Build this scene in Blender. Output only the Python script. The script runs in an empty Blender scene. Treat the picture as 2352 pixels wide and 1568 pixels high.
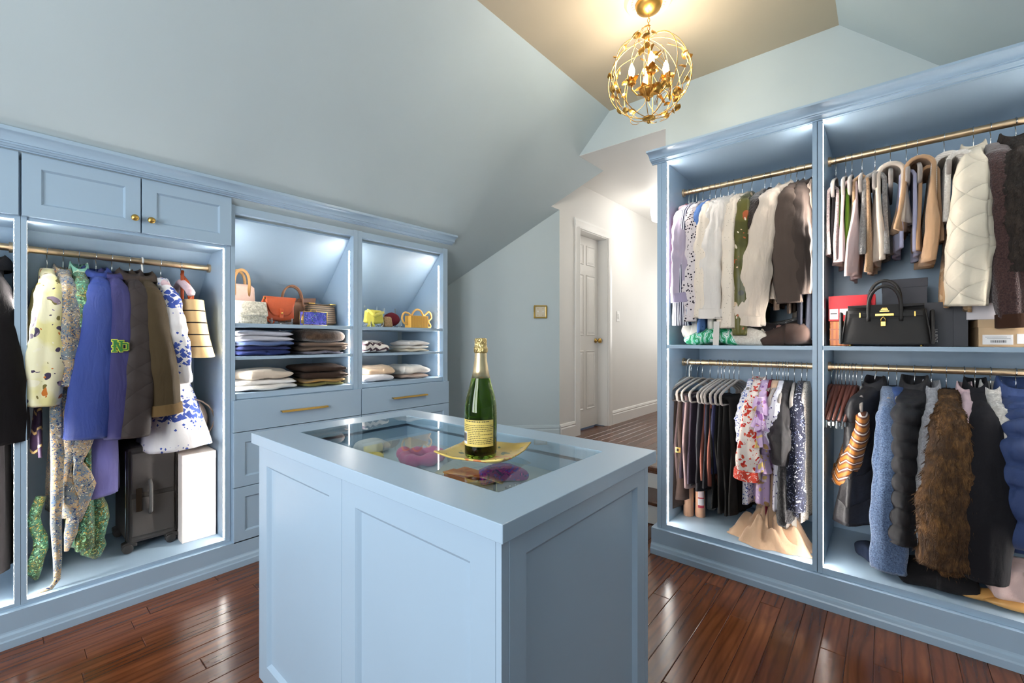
import bpy, bmesh, math, random
import numpy as np
from mathutils import Vector, Matrix

# ------------------------------------------------------------------ camera, world, lights, exposure
S = bpy.context.scene
C = S.collection
PI = math.pi
CAM_H = 1.25
YAW = math.radians(49.6016)
camd = bpy.data.cameras.new('camera'); cam = bpy.data.objects.new('camera', camd); C.objects.link(cam)
cam.location = (0, 0, CAM_H); cam.rotation_euler = (PI/2, 0, -YAW)
camd.sensor_width = 36.0; camd.lens = 36.0*1005.07/2352; camd.shift_y = -3.0/2352
camd.clip_start = 0.05
S.camera = cam
S.view_settings.view_transform = 'Standard'; S.view_settings.look = 'None'
S.view_settings.gamma = 1.0; S.view_settings.use_curve_mapping = False
S.view_settings.exposure = 0.78
S.cycles.use_denoising = True
S.cycles.use_adaptive_sampling = True; S.cycles.adaptive_threshold = 0.15
S.cycles.max_bounces = 7; S.cycles.diffuse_bounces = 3; S.cycles.glossy_bounces = 3
S.cycles.transmission_bounces = 6; S.cycles.transparent_max_bounces = 8
S.cycles.caustics_reflective = False; S.cycles.caustics_refractive = False
S.cycles.sample_clamp_indirect = 6.0

W = bpy.data.worlds.new('daylight'); S.world = W; W.use_nodes = True
bg = W.node_tree.nodes['Background']
sky = W.node_tree.nodes.new('ShaderNodeTexSky'); sky.sky_type = 'HOSEK_WILKIE'
sky.sun_direction = (0.6, -0.3, 0.75); sky.turbidity = 4.0
W.node_tree.links.new(sky.outputs[0], bg.inputs[0]); bg.inputs[1].default_value = 0.6

def area(name, loc, rot, sx, sy, power, col):
    d = bpy.data.lights.new(name, 'AREA'); d.shape = 'RECTANGLE'; d.size = sx; d.size_y = sy
    d.energy = power; d.color = col
    o = bpy.data.objects.new(name, d); C.objects.link(o); o.location = loc; o.rotation_euler = rot
    return o
# daylight entering through the two gable windows behind the camera (wall X=-1.9)
DAY = (0.93, 0.97, 1.0)
area('window_daylight', (-1.88, 1.32, 1.62), (0, -PI/2, 0), 1.5, 0.72, 25, DAY)
area('window_daylight', (-1.88, 0.42, 1.62), (0, -PI/2, 0), 1.5, 0.72, 25, DAY)

# ------------------------------------------------------------------ helpers
def cur(name_parent):
    o = Vector((0, 0, 0)); p = name_parent
    while p is not None:
        o += p.location; p = p.parent
    return o

class MB:
    def __init__(s): s.v = []; s.f = []
    def add(s, vs, fs):
        b = len(s.v); s.v += [tuple(p) for p in vs]; s.f += [tuple(i+b for i in f) for f in fs]; return s
    def box(s, x0, y0, z0, x1, y1, z1):
        x0, x1 = min(x0, x1), max(x0, x1); y0, y1 = min(y0, y1), max(y0, y1); z0, z1 = min(z0, z1), max(z0, z1)
        return s.add([(x0,y0,z0),(x1,y0,z0),(x1,y1,z0),(x0,y1,z0),(x0,y0,z1),(x1,y0,z1),(x1,y1,z1),(x0,y1,z1)],
                     [(0,3,2,1),(4,5,6,7),(0,1,5,4),(1,2,6,5),(2,3,7,6),(3,0,4,7)])
    def prism(s, poly, fn, a, b):
        """poly: 2d points; fn(p, t) -> 3d; extruded from t=a to t=b"""
        n = len(poly)
        vs = [fn(p, a) for p in poly] + [fn(p, b) for p in poly]
        fs = [tuple(range(n-1, -1, -1)), tuple(range(n, 2*n))]
        fs += [(i, (i+1) % n, n+(i+1) % n, n+i) for i in range(n)]
        return s.add(vs, fs)
    def tube(s, pts, r, n=8, closed=False, cap=True, flat=1.0, up=None):
        pts = [Vector(p) for p in pts]; m = len(pts)
        rs = r if isinstance(r, (list, tuple)) else [r]*m
        vs = []; ref = None
        for i, p in enumerate(pts):
            if closed: t = pts[(i+1) % m]-pts[i-1]
            else: t = pts[min(i+1, m-1)]-pts[max(i-1, 0)]
            t = t.normalized() if t.length > 1e-9 else Vector((0, 0, 1))
            if up is not None: a = Vector(up)
            elif ref is None: a = Vector((0, 0, 1)) if abs(t.z) < .9 else Vector((1, 0, 0))
            else: a = ref
            a = a-t*a.dot(t)
            if a.length < 1e-6: a = Vector((1, 0, 0))-t*t.x
            a.normalize(); ref = a; b = t.cross(a)
            for k in range(n):
                th = 2*PI*k/n
                vs.append(p+a*(math.cos(th)*rs[i]*flat)+b*(math.sin(th)*rs[i]))
        fs = []
        for i in range(m if closed else m-1):
            j = (i+1) % m
            for k in range(n):
                fs.append((i*n+k, i*n+(k+1) % n, j*n+(k+1) % n, j*n+k))
        if cap and not closed:
            fs += [tuple(range(n-1, -1, -1)), tuple(range((m-1)*n, m*n))]
        return s.add(vs, fs)
    def lathe(s, prof, n=24, o=(0, 0, 0), fn=None, close=False):
        """prof [(r,h)]; fn maps local (x,y,h)->offset"""
        fn = fn or (lambda x, y, h: (x, y, h)); vs = []
        for r, h in prof:
            for k in range(n):
                q = fn(r*math.cos(2*PI*k/n), r*math.sin(2*PI*k/n), h); vs.append((q[0]+o[0], q[1]+o[1], q[2]+o[2]))
        m = len(prof); fs = []
        for i in range(m if close else m-1):
            j = (i+1) % m
            for k in range(n): fs.append((i*n+k, i*n+(k+1) % n, j*n+(k+1) % n, j*n+k))
        if not close:
            if prof[0][0] > 1e-5: fs.append(tuple(range(n-1, -1, -1)))
            if prof[-1][0] > 1e-5: fs.append(tuple(range((m-1)*n, m*n)))
        return s.add(vs, fs)
    def grid(s, fn, nu, nv, cu=False, cv=False):
        vs = [fn(i/(nu if cu else nu-1), j/(nv if cv else nv-1)) for i in range(nu) for j in range(nv)]
        fs = []
        for i in range(nu if cu else nu-1):
            for j in range(nv if cv else nv-1):
                a, b = i*nv+j, i*nv+(j+1) % nv; c, d = ((i+1) % nu)*nv+(j+1) % nv, ((i+1) % nu)*nv+j
                fs.append((a, b, c, d))
        return s.add(vs, fs)
    def sphere(s, c, r, n=12, sc=(1, 1, 1)):
        return s.grid(lambda u, v: (c[0]+r*sc[0]*math.sin(PI*u)*math.cos(2*PI*v), c[1]+r*sc[1]*math.sin(PI*u)*math.sin(2*PI*v), c[2]+r*sc[2]*math.cos(PI*u)), n//2+2, n, cv=True)
    def data(s, name, m, smooth=False, off=(0, 0, 0)):
        me = bpy.data.meshes.new(name)
        me.from_pydata([(x-off[0], y-off[1], z-off[2]) for x, y, z in s.v], [], s.f)
        bm = bmesh.new(); bm.from_mesh(me)
        bmesh.ops.remove_doubles(bm, verts=bm.verts, dist=1e-6)
        bmesh.ops.recalc_face_normals(bm, faces=bm.faces); bm.to_mesh(me); bm.free()
        me.materials.append(m)
        if smooth: me.polygons.foreach_set('use_smooth', [True]*len(me.polygons))
        me.update(); return me
    def build(s, name, m, parent=None, smooth=False, bevel=0, world=True, sharp=None):
        off = cur(parent) if (parent is not None and world) else Vector((0, 0, 0))
        me = s.data(name, m, smooth, off)
        o = bpy.data.objects.new(name, me); C.objects.link(o)
        if parent is not None: o.parent = parent
        if bevel:
            b = o.modifiers.new('bevel', 'BEVEL'); b.width = bevel; b.segments = 2; b.limit_method = 'ANGLE'; b.angle_limit = .7
        if sharp and smooth:
            me.set_sharp_from_angle(angle=math.radians(sharp))
        return o

def tag(o, label=None, cat=None, group=None, kind=None):
    if label: o['label'] = label
    if cat: o['category'] = cat
    if group: o['group'] = group
    if kind: o['kind'] = kind
    return o
def thing(name, label, cat, loc=(0, 0, 0), rz=0, group=None, rot=None):
    o = bpy.data.objects.new(name, None); C.objects.link(o); o.location = loc
    o.rotation_euler = rot if rot else (0, 0, rz); o.empty_display_size = .05
    return tag(o, label, cat, group)
def struct(name, mb, m, parent=None, **k):
    o = mb.build(name, m, parent, **k)
    if parent is None: o['kind'] = 'structure'
    return o
def lab(o, label): o['label'] = label; return o

# ------------------------------------------------------------------ materials
def srgb(r, g, b):
    f = lambda c: (c/255/12.92) if c/255 <= .04045 else ((c/255+.055)/1.055)**2.4
    return (f(r), f(g), f(b), 1)
class NT:
    def __init__(s, name):
        s.m = bpy.data.materials.new(name); s.m.use_nodes = True; s.t = s.m.node_tree
        s.b = s.t.nodes['Principled BSDF']; s.out = s.t.nodes['Material Output']
    def n(s, typ, **k):
        o = s.t.nodes.new(typ)
        for a, v in k.items():
            if a in o.inputs.keys() if isinstance(a, str) else False: o.inputs[a].default_value = v
            else: setattr(o, a, v)
        return o
    def l(s, a, b): s.t.links.new(a, b)
    def coord(s, scale=(1, 1, 1), kind='Object', rot=(0, 0, 0)):
        tc = s.n('ShaderNodeTexCoord'); mp = s.n('ShaderNodeMapping'); mp.inputs['Scale'].default_value = scale; mp.inputs['Rotation'].default_value = rot
        s.l(tc.outputs[kind], mp.inputs[0]); return mp.outputs[0]
    def noise(s, vec, scale, detail=3, rough=.5, dist=0):
        o = s.n('ShaderNodeTexNoise'); o.inputs['Scale'].default_value = scale; o.inputs['Detail'].default_value = detail
        o.inputs['Roughness'].default_value = rough; o.inputs['Distortion'].default_value = dist
        if vec is not None: s.l(vec, o.inputs['Vector'])
        return o
    def ramp(s, fac, stops, mode='LINEAR'):
        o = s.n('ShaderNodeValToRGB'); o.color_ramp.interpolation = mode; e = o.color_ramp.elements
        while len(e) < len(stops): e.new(.5)
        for i, (p, c) in enumerate(stops): e[i].position = p; e[i].color = c
        s.l(fac, o.inputs[0]); return o.outputs[0]
    def mix(s, fac, a, b, mode='MIX'):
        o = s.n('ShaderNodeMix'); o.data_type = 'RGBA'; o.blend_type = mode
        if isinstance(fac, (int, float)): o.inputs[0].default_value = fac
        else: s.l(fac, o.inputs[0])
        for q, i in ((a, 6), (b, 7)):
            if isinstance(q, tuple): o.inputs[i].default_value = q
            else: s.l(q, o.inputs[i])
        return o.outputs[2]
    def math(s, op, a, b=None):
        o = s.n('ShaderNodeMath'); o.operation = op
        for q, i in ((a, 0), (b, 1)):
            if q is None: continue
            if isinstance(q, (int, float)): o.inputs[i].default_value = q
            else: s.l(q, o.inputs[i])
        return o.outputs[0]
    def bump(s, h, strength=.3, dist=.01):
        o = s.n('ShaderNodeBump'); o.inputs['Strength'].default_value = strength; o.inputs['Distance'].default_value = dist
        s.l(h, o.inputs['Height']); s.l(o.outputs[0], s.b.inputs['Normal'])
    def fin(s, col=None, rough=None, metal=None, **k):
        if col is not None:
            if isinstance(col, tuple): s.b.inputs['Base Color'].default_value = col
            else: s.l(col, s.b.inputs['Base Color'])
        if rough is not None: s.b.inputs['Roughness'].default_value = rough
        if metal is not None: s.b.inputs['Metallic'].default_value = metal
        for a, v in k.items(): s.b.inputs[a].default_value = v
        if 'cloth' in s.m.name: s.b.inputs['Specular IOR Level'].default_value = .18 if (rough or 0) > .55 else .4
        return s.m
def dk(c, f): return (c[0]*f, c[1]*f, c[2]*f, 1)

def paint(name, c, rough=.4, bump=.04):
    t = NT(name); v = t.coord()
    n = t.noise(v, 3, 3); col = t.mix(n.outputs[0], dk(c, .97), dk(c, 1.03))
    return t.fin(col, rough)
def plain(name, c, rough=.5, metal=0, var=.08, scale=20, bump=.1, **k):
    t = NT(name); v = t.coord(); n = t.noise(v, scale, 3)
    col = t.mix(n.outputs[0], dk(c, 1-var), dk(c, 1+var))
    if bump:
        n2 = t.noise(v, scale*8, 2); t.bump(n2.outputs[0], bump, .004)
    return t.fin(col, rough, metal, **k)
_fc = {}
def cloth(r, g, b, rough=.85, var=.16, sheen=.25, weave=900, bump=.7, wr=.6):
    key = (r, g, b, rough, var, weave, bump, wr)
    if key in _fc: return _fc[key]
    c = srgb(r, g, b); t = NT('cloth'); v = t.coord()
    n = t.noise(v, 9, 4, .6); col = t.mix(n.outputs[0], dk(c, 1-var), dk(c, 1+var))
    n2 = t.noise(v, weave, 2); n3 = t.noise(t.coord((1, 1, .35)), 22, 3, .5, .6)
    h = t.math('ADD', t.math('MULTIPLY', n2.outputs[0], .12), t.math('MULTIPLY', n3.outputs[0], wr))
    t.bump(h, bump, .02)
    m = t.fin(col, rough); t.b.inputs['Sheen Weight'].default_value = sheen if r+g+b > 330 else .03; t.b.inputs['Sheen Roughness'].default_value = .5
    _fc[key] = m; return m
def printed(base, cols, scale=30, thr=.34, dist=.15, rough=.8, second=None):
    """blotches of several colours scattered over a base colour (flower prints, paisley...)"""
    t = NT('printed_cloth'); v0 = t.coord()
    nz = t.noise(v0, scale*.6, 2); mx = t.n('ShaderNodeMixRGB'); mx.blend_type = 'ADD'; mx.inputs[0].default_value = dist/3
    t.l(v0, mx.inputs[1]); t.l(nz.outputs[1], mx.inputs[2]); v = mx.outputs[0]
    vo = t.n('ShaderNodeTexVoronoi'); vo.inputs['Scale'].default_value = scale; t.l(v, vo.inputs['Vector'])
    sep = t.n('ShaderNodeSeparateColor'); t.l(vo.outputs['Color'], sep.inputs[0])
    k = len(cols); pal = t.ramp(sep.outputs[0], [(i/k, srgb(*c)) for i, c in enumerate(cols)], 'CONSTANT')
    fac = t.ramp(vo.outputs['Distance'], [(0, (1, 1, 1, 1)), (thr, (1, 1, 1, 1)), (thr+.03, (0, 0, 0, 1))])
    bcol = srgb(*base)
    if second:
        n4 = t.noise(v0, scale*.35, 3); f4 = t.ramp(n4.outputs[0], [(.46, (0, 0, 0, 1)), (.54, (1, 1, 1, 1))]); bcol = t.mix(f4, srgb(*base), srgb(*second))
    col = t.mix(fac, bcol, pal)
    vo2 = t.n('ShaderNodeTexVoronoi'); vo2.inputs['Scale'].default_value = scale*2.3; t.l(v, vo2.inputs['Vector'])
    sp2 = t.n('ShaderNodeSeparateColor'); t.l(vo2.outputs['Color'], sp2.inputs[0])
    pal2 = t.ramp(sp2.outputs[1], [(i/k, srgb(*c)) for i, c in enumerate(cols[::-1])], 'CONSTANT')
    f2 = t.math('MULTIPLY', t.math('LESS_THAN', vo2.outputs['Distance'], .22), t.math('GREATER_THAN', sp2.outputs[2], .55))
    col = t.mix(f2, col, pal2)
    n3 = t.noise(t.coord((1, 1, .35)), 22, 3, .5, .6); t.bump(n3.outputs[0], .2, .012)
    t.b.inputs['Sheen Weight'].default_value = .15
    return t.fin(col, rough)
def striped(a, b, freq, axis='z', duty=.5, rough=.8, zig=0, zigf=40, extra=None):
    t = NT('striped_cloth'); tc = t.n('ShaderNodeTexCoord'); sp = t.n('ShaderNodeSeparateXYZ'); t.l(tc.outputs['Object'], sp.inputs[0])
    ax = {'x': 0, 'y': 1, 'z': 2}[axis]; val = sp.outputs[ax]
    if zig:
        other = sp.outputs[0 if ax == 2 else 2]
        oo = t.math('ADD', sp.outputs[0], sp.outputs[1]) if ax == 2 else other
        pp = t.math('PINGPONG', t.math('MULTIPLY', oo, zigf), 1.0); val = t.math('ADD', val, t.math('MULTIPLY', pp, zig))
    f = t.math('FRACT', t.math('MULTIPLY', val, freq))
    fac = t.math('LESS_THAN', f, duty); col = t.mix(fac, srgb(*b), srgb(*a))
    if extra:
        f2 = t.math('LESS_THAN', t.math('ABSOLUTE', t.math('SUBTRACT', f, .75)), .07); col = t.mix(f2, col, srgb(*extra))
    n3 = t.noise(t.coord((1, 1, .4)), 26, 3); t.bump(n3.outputs[0], .2, .01)
    return t.fin(col, rough)
def spotted(base, spot, scale, thr, rough=.8, stretch=(1, 1, 1)):
    t = NT('spotted_cloth'); v = t.coord(stretch)
    vo = t.n('ShaderNodeTexVoronoi'); vo.inputs['Scale'].default_value = scale; t.l(v, vo.inputs['Vector'])
    fac = t.ramp(vo.outputs['Distance'], [(thr, (1, 1, 1, 1)), (thr+.05, (0, 0, 0, 1))])
    col = t.mix(fac, srgb(*base), srgb(*spot))
    n3 = t.noise(t.coord((1, 1, .35)), 22, 3, .5, .6); t.bump(n3.outputs[0], .2, .012)
    return t.fin(col, rough)
def quilted(c, freq=9, rough=.55, rev=1, st=.5, dark=.84):
    t = NT('quilted_cloth'); tc = t.n('ShaderNodeTexCoord'); sp = t.n('ShaderNodeSeparateXYZ'); t.l(tc.outputs['Object'], sp.inputs[0])
    xy = t.math('ADD', sp.outputs[0], sp.outputs[1])
    def line(sg):
        q = t.math('PINGPONG', t.math('MULTIPLY', t.math('ADD', sp.outputs[2], t.math('MULTIPLY', xy, sg)), freq), 1.0)
        return t.math('POWER', q, .3)
    h = t.math('MULTIPLY', line(.8*rev), line(-.8*rev)) if rev > 0 else line(.6)
    n = t.noise(t.coord(), 30, 3); hh = t.math('ADD', h, t.math('MULTIPLY', n.outputs[0], .3)); t.bump(hh, st, .022)
    cc = srgb(*c); col = t.mix(h, dk(cc, dark), cc)
    return t.fin(col, rough)
def woolly(a, b, scale=160, rough=.95, bump=.6):
    t = NT('woolly_cloth'); v = t.coord(); n = t.noise(v, scale, 3, .7); n2 = t.noise(v, 12, 3)
    col = t.ramp(n.outputs[0], [(.35, srgb(*a)), (.65, srgb(*b))]); col = t.mix(t.math('MULTIPLY', n2.outputs[0], .5), col, dk(srgb(*a), .8))
    t.bump(n.outputs[0], bump, .012); t.b.inputs['Sheen Weight'].default_value = .5
    return t.fin(col, rough)
def furry(a, b, c):
    t = NT('fur'); v = t.coord((1, 1, .3)); n = t.noise(v, 70, 4, .7, .5); n2 = t.noise(t.coord(), 11, 3, .6)
    col = t.ramp(n.outputs[0], [(.3, srgb(*a)), (.5, srgb(*b)), (.7, srgb(*c))])
    col = t.mix(t.ramp(n2.outputs[0], [(.4, (0, 0, 0, 1)), (.62, (.75, .75, .75, 1))]), col, srgb(*a)); t.bump(n.outputs[0], .8, .02)
    return t.fin(col, .8)
def metal(name, c, rough=.25): return plain(name, srgb(*c), rough, 1.0, .05, 15, .03)
def emit(name, c, strength):
    t = NT(name); t.b.inputs['Emission Color'].default_value = c; t.b.inputs['Emission Strength'].default_value = strength
    n = t.noise(t.coord(), 5, 1); t.l(t.mix(n.outputs[0], dk(c, .96), c), t.b.inputs['Emission Color'])
    return t.fin((.9, .9, .9, 1), .5)

M = {}
BLUE = srgb(165, 189, 210)
M['cab'] = paint('cabinet_blue_paint', BLUE, .33)
M['cabin'] = M['cab']
M['wall'] = paint('wall_pale_blue_paint', srgb(186, 200, 205), .55, .06)
M['ceil'] = paint('ceiling_beige_paint', srgb(196, 182, 158), .6, .06)
M['white'] = paint('white_wall_paint', srgb(236, 234, 230), .5, .05)
M['trim'] = paint('white_trim_paint', srgb(240, 238, 234), .3, .02)
M['brass'] = metal('satin_brass', (205, 168, 92), .28)
M['rod'] = metal('champagne_rail', (214, 186, 150), .36)
M['chrome'] = metal('chrome', (215, 215, 215), .15)
M['goldleaf'] = metal('gold_leaf', (196, 152, 78), .38)
M['led'] = emit('led_strip_glow', (1, .945, .875, 1), 46)
M['velvet'] = cloth(150, 140, 134, .9, .1, .5)
M['black'] = plain('black_lining', srgb(28, 26, 26), .7)
def wood_floor():
    t = NT('brown_oak_floor'); oi = t.n('ShaderNodeObjectInfo'); geo = t.n('ShaderNodeNewGeometry')
    mp = t.n('ShaderNodeMapping'); mp.inputs['Scale'].default_value = (.16, 1, 1); t.l(geo.outputs['Position'], mp.inputs[0])
    mx = t.n('ShaderNodeVectorMath'); mx.operation = 'ADD'; t.l(mp.outputs[0], mx.inputs[0])
    cb = t.n('ShaderNodeCombineXYZ'); t.l(t.math('MULTIPLY', oi.outputs['Random'], 37.0), cb.inputs[0]); t.l(t.math('MULTIPLY', oi.outputs['Random'], 91.0), cb.inputs[2]); t.l(cb.outputs[0], mx.inputs[1])
    n = t.noise(mx.outputs[0], 14, 3, .55, 1.0)
    wv = t.n('ShaderNodeTexWave'); wv.wave_type = 'BANDS'; wv.bands_direction = 'Y'; wv.inputs['Scale'].default_value = 9; wv.inputs['Distortion'].default_value = 8; wv.inputs['Detail'].default_value = 1; wv.inputs['Detail Scale'].default_value = .8
    t.l(mx.outputs[0], wv.inputs['Vector'])
    col = t.ramp(n.outputs[0], [(.25, srgb(78, 40, 20)), (.52, srgb(100, 55, 29)), (.8, srgb(124, 73, 42))])
    col = t.mix(t.math('MULTIPLY', t.math('POWER', wv.outputs['Fac'], 4), .4), col, srgb(50, 25, 13))
    hs = t.n('ShaderNodeHueSaturation'); hs.inputs['Saturation'].default_value = 1.0
    t.l(t.math('ADD', t.math('MULTIPLY', oi.outputs['Random'], .5), .78), hs.inputs['Value']); t.l(col, hs.inputs['Color'])
    return t.fin(hs.outputs[0], .22)
M['floor'] = wood_floor()
def glass_pane():
    t = NT('clear_glass'); tr = t.n('ShaderNodeBsdfTransparent'); tr.inputs[0].default_value = (.93, .97, .97, 1)
    gl = t.n('ShaderNodeBsdfGlossy'); gl.inputs['Roughness'].default_value = .01
    fr = t.n('ShaderNodeFresnel'); fr.inputs[0].default_value = 1.5
    n = t.noise(t.coord(), 4, 1); bp = t.n('ShaderNodeBump'); bp.inputs['Strength'].default_value = .01; t.l(n.outputs[0], bp.inputs['Height']); t.l(bp.outputs[0], gl.inputs['Normal'])
    geo = t.n('ShaderNodeNewGeometry'); mx = t.n('ShaderNodeMixShader'); t.l(t.math('MULTIPLY', fr.outputs[0], t.math('SUBTRACT', 1.0, geo.outputs['Backfacing'])), mx.inputs[0]); t.l(tr.outputs[0], mx.inputs[1]); t.l(gl.outputs[0], mx.inputs[2])
    t.l(mx.outputs[0], t.out.inputs[0]); return t.m
M['glass'] = glass_pane()
M['acrylic'] = M['glass']
# ------------------------------------------------------------------ setting: room shell
XB, XG = -1.9, 3.15            # gable behind the camera / gable behind the right wardrobe
YK, YL = -1.75, 3.45           # knee walls
ZC, ZH, ZF = 3.07, 2.79, 0.32  # flat ceiling, hall ceiling, hall floor
MS = 0.985
def zs(y): return 2.79-MS*(y-1.945)            # left roof slope
def zr(y): return 3.07+0.97*(y-0.2)            # right roof slope
YF = 1.945-(ZC-2.79)/MS                        # where the left slope meets the flat ceiling
def poly(mb, pts, thick):
    """closed slab from a planar polygon, thickened along a vector"""
    n = len(pts); t = Vector(thick)
    vs = [Vector(p) for p in pts]+[Vector(p)+t for p in pts]
    mb.add(vs, [tuple(range(n)), tuple(range(2*n-1, n-1, -1))]+[(i, (i+1) % n, n+(i+1) % n, n+i) for i in range(n)]); return mb

fl = struct('floor', MB().box(XB, YK, -.06, 3.12, YL, -.006), M['floor'])
# planks in view: each one an object, sharing one chamfered unit mesh
pm = MB(); e = .0
def plank_mesh(name, L=1.0, Wd=1.0):
    mb = MB()
    a = [(-.5, -.5), (.5, -.5), (.5, .5), (-.5, .5)]; ins = .993; iy = .955
    vs = [(x*L, y*Wd, 0) for x, y in a]+[(x*L, y*Wd, .72) for x, y in a]+[(x*L*ins, y*Wd*iy, 1) for x, y in a]
    mb.add(vs, [(0, 3, 2, 1), (8, 9, 10, 11)]+[(i, (i+1) % 4, 4+(i+1) % 4, 4+i) for i in range(4)]+[(4+i, 4+(i+1) % 4, 8+(i+1) % 4, 8+i) for i in range(4)])
    return mb.data(name, M['floor'])
PME = plank_mesh('plank')
def lay(parent, x0, x1, y0, y1, z, rows, seed, inside=None):
    rnd = random.Random(seed); wd = .084; y = y0
    while y < y1-.001:
        w = min(wd, y1-y); x = x0-rnd.random()*.9; 
        while x < x1:
            L = rnd.choice([.45, .62, .8, .95, 1.2]); a, b = max(x, x0), min(x+L, x1); x += L
            if b-a < .05: continue
            if inside and not inside((a+b)/2, y+w/2, a, b): continue
            o = bpy.data.objects.new('plank', PME); C.objects.link(o); o.parent = parent
            o.location = ((a+b)/2, y+w/2, z-.006); o.scale = (b-a-.0012, w-.0012, .006)
        y += w
lay(fl, -.1, 2.86, -.64, 2.72, 0, 0, 5)
hf = struct('floor', MB().box(3.125, .9, ZF-.05, 6.5, 2.5, ZF-.006), M['floor'])
lay(hf, 3.13, 6.0, 1.0, 2.30, ZF, 0, 8)
# two steps up to the hall
for k, (xn, xb, z) in enumerate(((2.86, 3.14, .16), (3.106, 3.30, .32))):
    st = thing('stair_step', ['lower wooden stair tread with white riser beside the right wardrobe', 'upper wooden stair nosing with white riser at the hall edge'][k], 'step', (xn, 1.6, z-.16))
    MB().box(xn, 1.055, z-.028, xb if k == 0 else 3.128, 2.28 if k else 2.5, z).build('tread', M['floor'], st, bevel=.006)
    MB().box(xn+.028, 1.055, z-.16, xn+.05, 2.28 if k else 2.5, z-.028).build('riser', M['trim'], st)

# ceilings
struct('ceiling', poly(MB(), [(XB, .2, ZC), (XG, .2, ZC), (XG, YF, ZC), (XB, YF, ZC)], (0, 0, .05)), M['ceil'])
sl = [(XB, YF), (XG, YF), (XG, 1.945), (3.57, 1.945), (3.229, 2.286), (3.363, 2.286), (2.199, YL), (XB, YL)]
struct('ceiling', poly(MB(), [(x, y, zs(y)) for x, y in sl], (0, .03, .03)), M['wall'])
struct('ceiling', poly(MB(), [(XB, .2, ZC), (XG, .2, ZC), (XG, YK, zr(YK)), (XB, YK, zr(YK))], (0, -.03, .03)), M['wall'])
struct('ceiling', poly(MB(), [(XG+.001, .9, ZH-.0015), (6.5, .9, ZH-.0015), (6.5, 2.286, ZH-.0015), (3.229, 2.286, ZH-.0015), (3.57, 1.945, ZH-.0015), (XG+.001, 1.945, ZH-.0015)], (0, 0, .05)), M['white'])
# walls
struct('wall_right', poly(MB(), [(XG, YK, 0), (XG, 1.212, 0), (XG, 1.212, ZH), (XG, 1.945, ZH), (XG, YF, ZC), (XG, .2, ZC), (XG, YK, zr(YK))], (.05, 0, 0)), M['wall'])
struct('wall_left', MB().box(XB, YL, 0, 2.3, YL+.05, zs(YL)), M['wall'])
struct('wall_front', MB().box(XB, YK-.05, 0, XG, YK, zr(YK)), M['wall'])
struct('wall_diagonal', poly(MB(), [(3.363, 2.286, 0), (3.363, 2.286, zs(2.286)), (2.199, YL, zs(YL)), (2.199, YL, 0)], (.035, .035, 0)), M['wall'])
# gable behind the camera, with two window openings
wins = ((.06, .78), (.96, 1.68)); wz0, wz1 = .87, 2.37
g = MB(); T = (-.05, 0, 0)
poly(g, [(XB, YK, 0), (XB, YL, 0), (XB, YL, wz0-.001), (XB, YK, wz0-.001)], T)
poly(g, [(XB, YK, wz0), (XB, wins[0][0], wz0), (XB, wins[0][0], wz1), (XB, YK+.02, zr(YK)+.02)], T)
poly(g, [(XB, wins[0][1], wz0), (XB, wins[1][0], wz0), (XB, wins[1][0], wz1), (XB, wins[0][1], wz1)], T)
poly(g, [(XB, wins[1][1], wz0), (XB, YL, wz0), (XB, YL, zs(YL)), (XB, 2.371, wz1), (XB, wins[1][1], wz1)], T)
poly(g, [(XB, wins[0][0], wz1), (XB, 2.371, wz1), (XB, YF, ZC), (XB, .2, ZC), (XB, -.52, wz1)], T)
struct('wall_back', g, M['wall'])
for k, (a, b) in enumerate(wins):
    w = struct('window_%d' % (k+1), MB().box(XB-.03, a, wz0, XB+.0, a+.04, wz1).box(XB-.03, b-.04, wz0, XB, b, wz1).box(XB-.03, a+.04, wz0, XB, b-.04, wz0+.04).box(XB-.03, a+.04, wz1-.04, XB, b-.04, wz1), M['trim'])
    MB().box(XB-.025, a+.04, (wz0+wz1)/2-.02, XB-.005, b-.04, (wz0+wz1)/2+.02).build('sash_bar', M['trim'], w)
    MB().box(XB-.018, a+.04, wz0+.04, XB-.014, b-.04, wz1-.04).build('pane', M['glass'], w)
# hall
DX0, DX1, DZ = 3.70, 4.30, 2.36
hw = MB(); YH = 2.286; T = (0, .05, 0)
poly(hw, [(3.363, YH, 0), (DX0, YH, 0), (DX0, YH, ZH), (3.229, YH, ZH), (3.229, YH, zs(YH)), (3.363, YH, zs(YH))], T)
poly(hw, [(DX0, YH, DZ), (DX1, YH, DZ), (DX1, YH, ZH), (DX0, YH, ZH)], T)
poly(hw, [(DX1, YH, 0), (6.5, YH, 0), (6.5, YH, ZH), (DX1, YH, ZH)], T)
struct('wall_hall_left', hw, M['white'])
struct('wall_hall_right', MB().box(XG+.05, .85, 0, 6.5, .9, ZH), M['white'])
struct('wall_hall_end', MB().box(6.5, .85, 0, 6.55, 2.34, ZH), M['white'])
# window at the hall's far end, daylight coming through it
w3 = struct('window_3', MB().box(6.47, 1.25, 1.1, 6.5, 1.29, 2.4).box(6.47, 1.99, 1.1, 6.5, 2.03, 2.4).box(6.47, 1.29, 1.1, 6.5, 1.99, 1.14).box(6.47, 1.29, 2.36, 6.5, 1.99, 2.4), M['trim'])
MB().box(6.485, 1.29, 1.14, 6.489, 1.99, 2.36).build('pane', M['glass'], w3)
area('hall_window_daylight', (6.46, 1.64, 1.75), (0, PI/2, 0), 1.2, .7, 8, (1, .98, .95))
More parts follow.
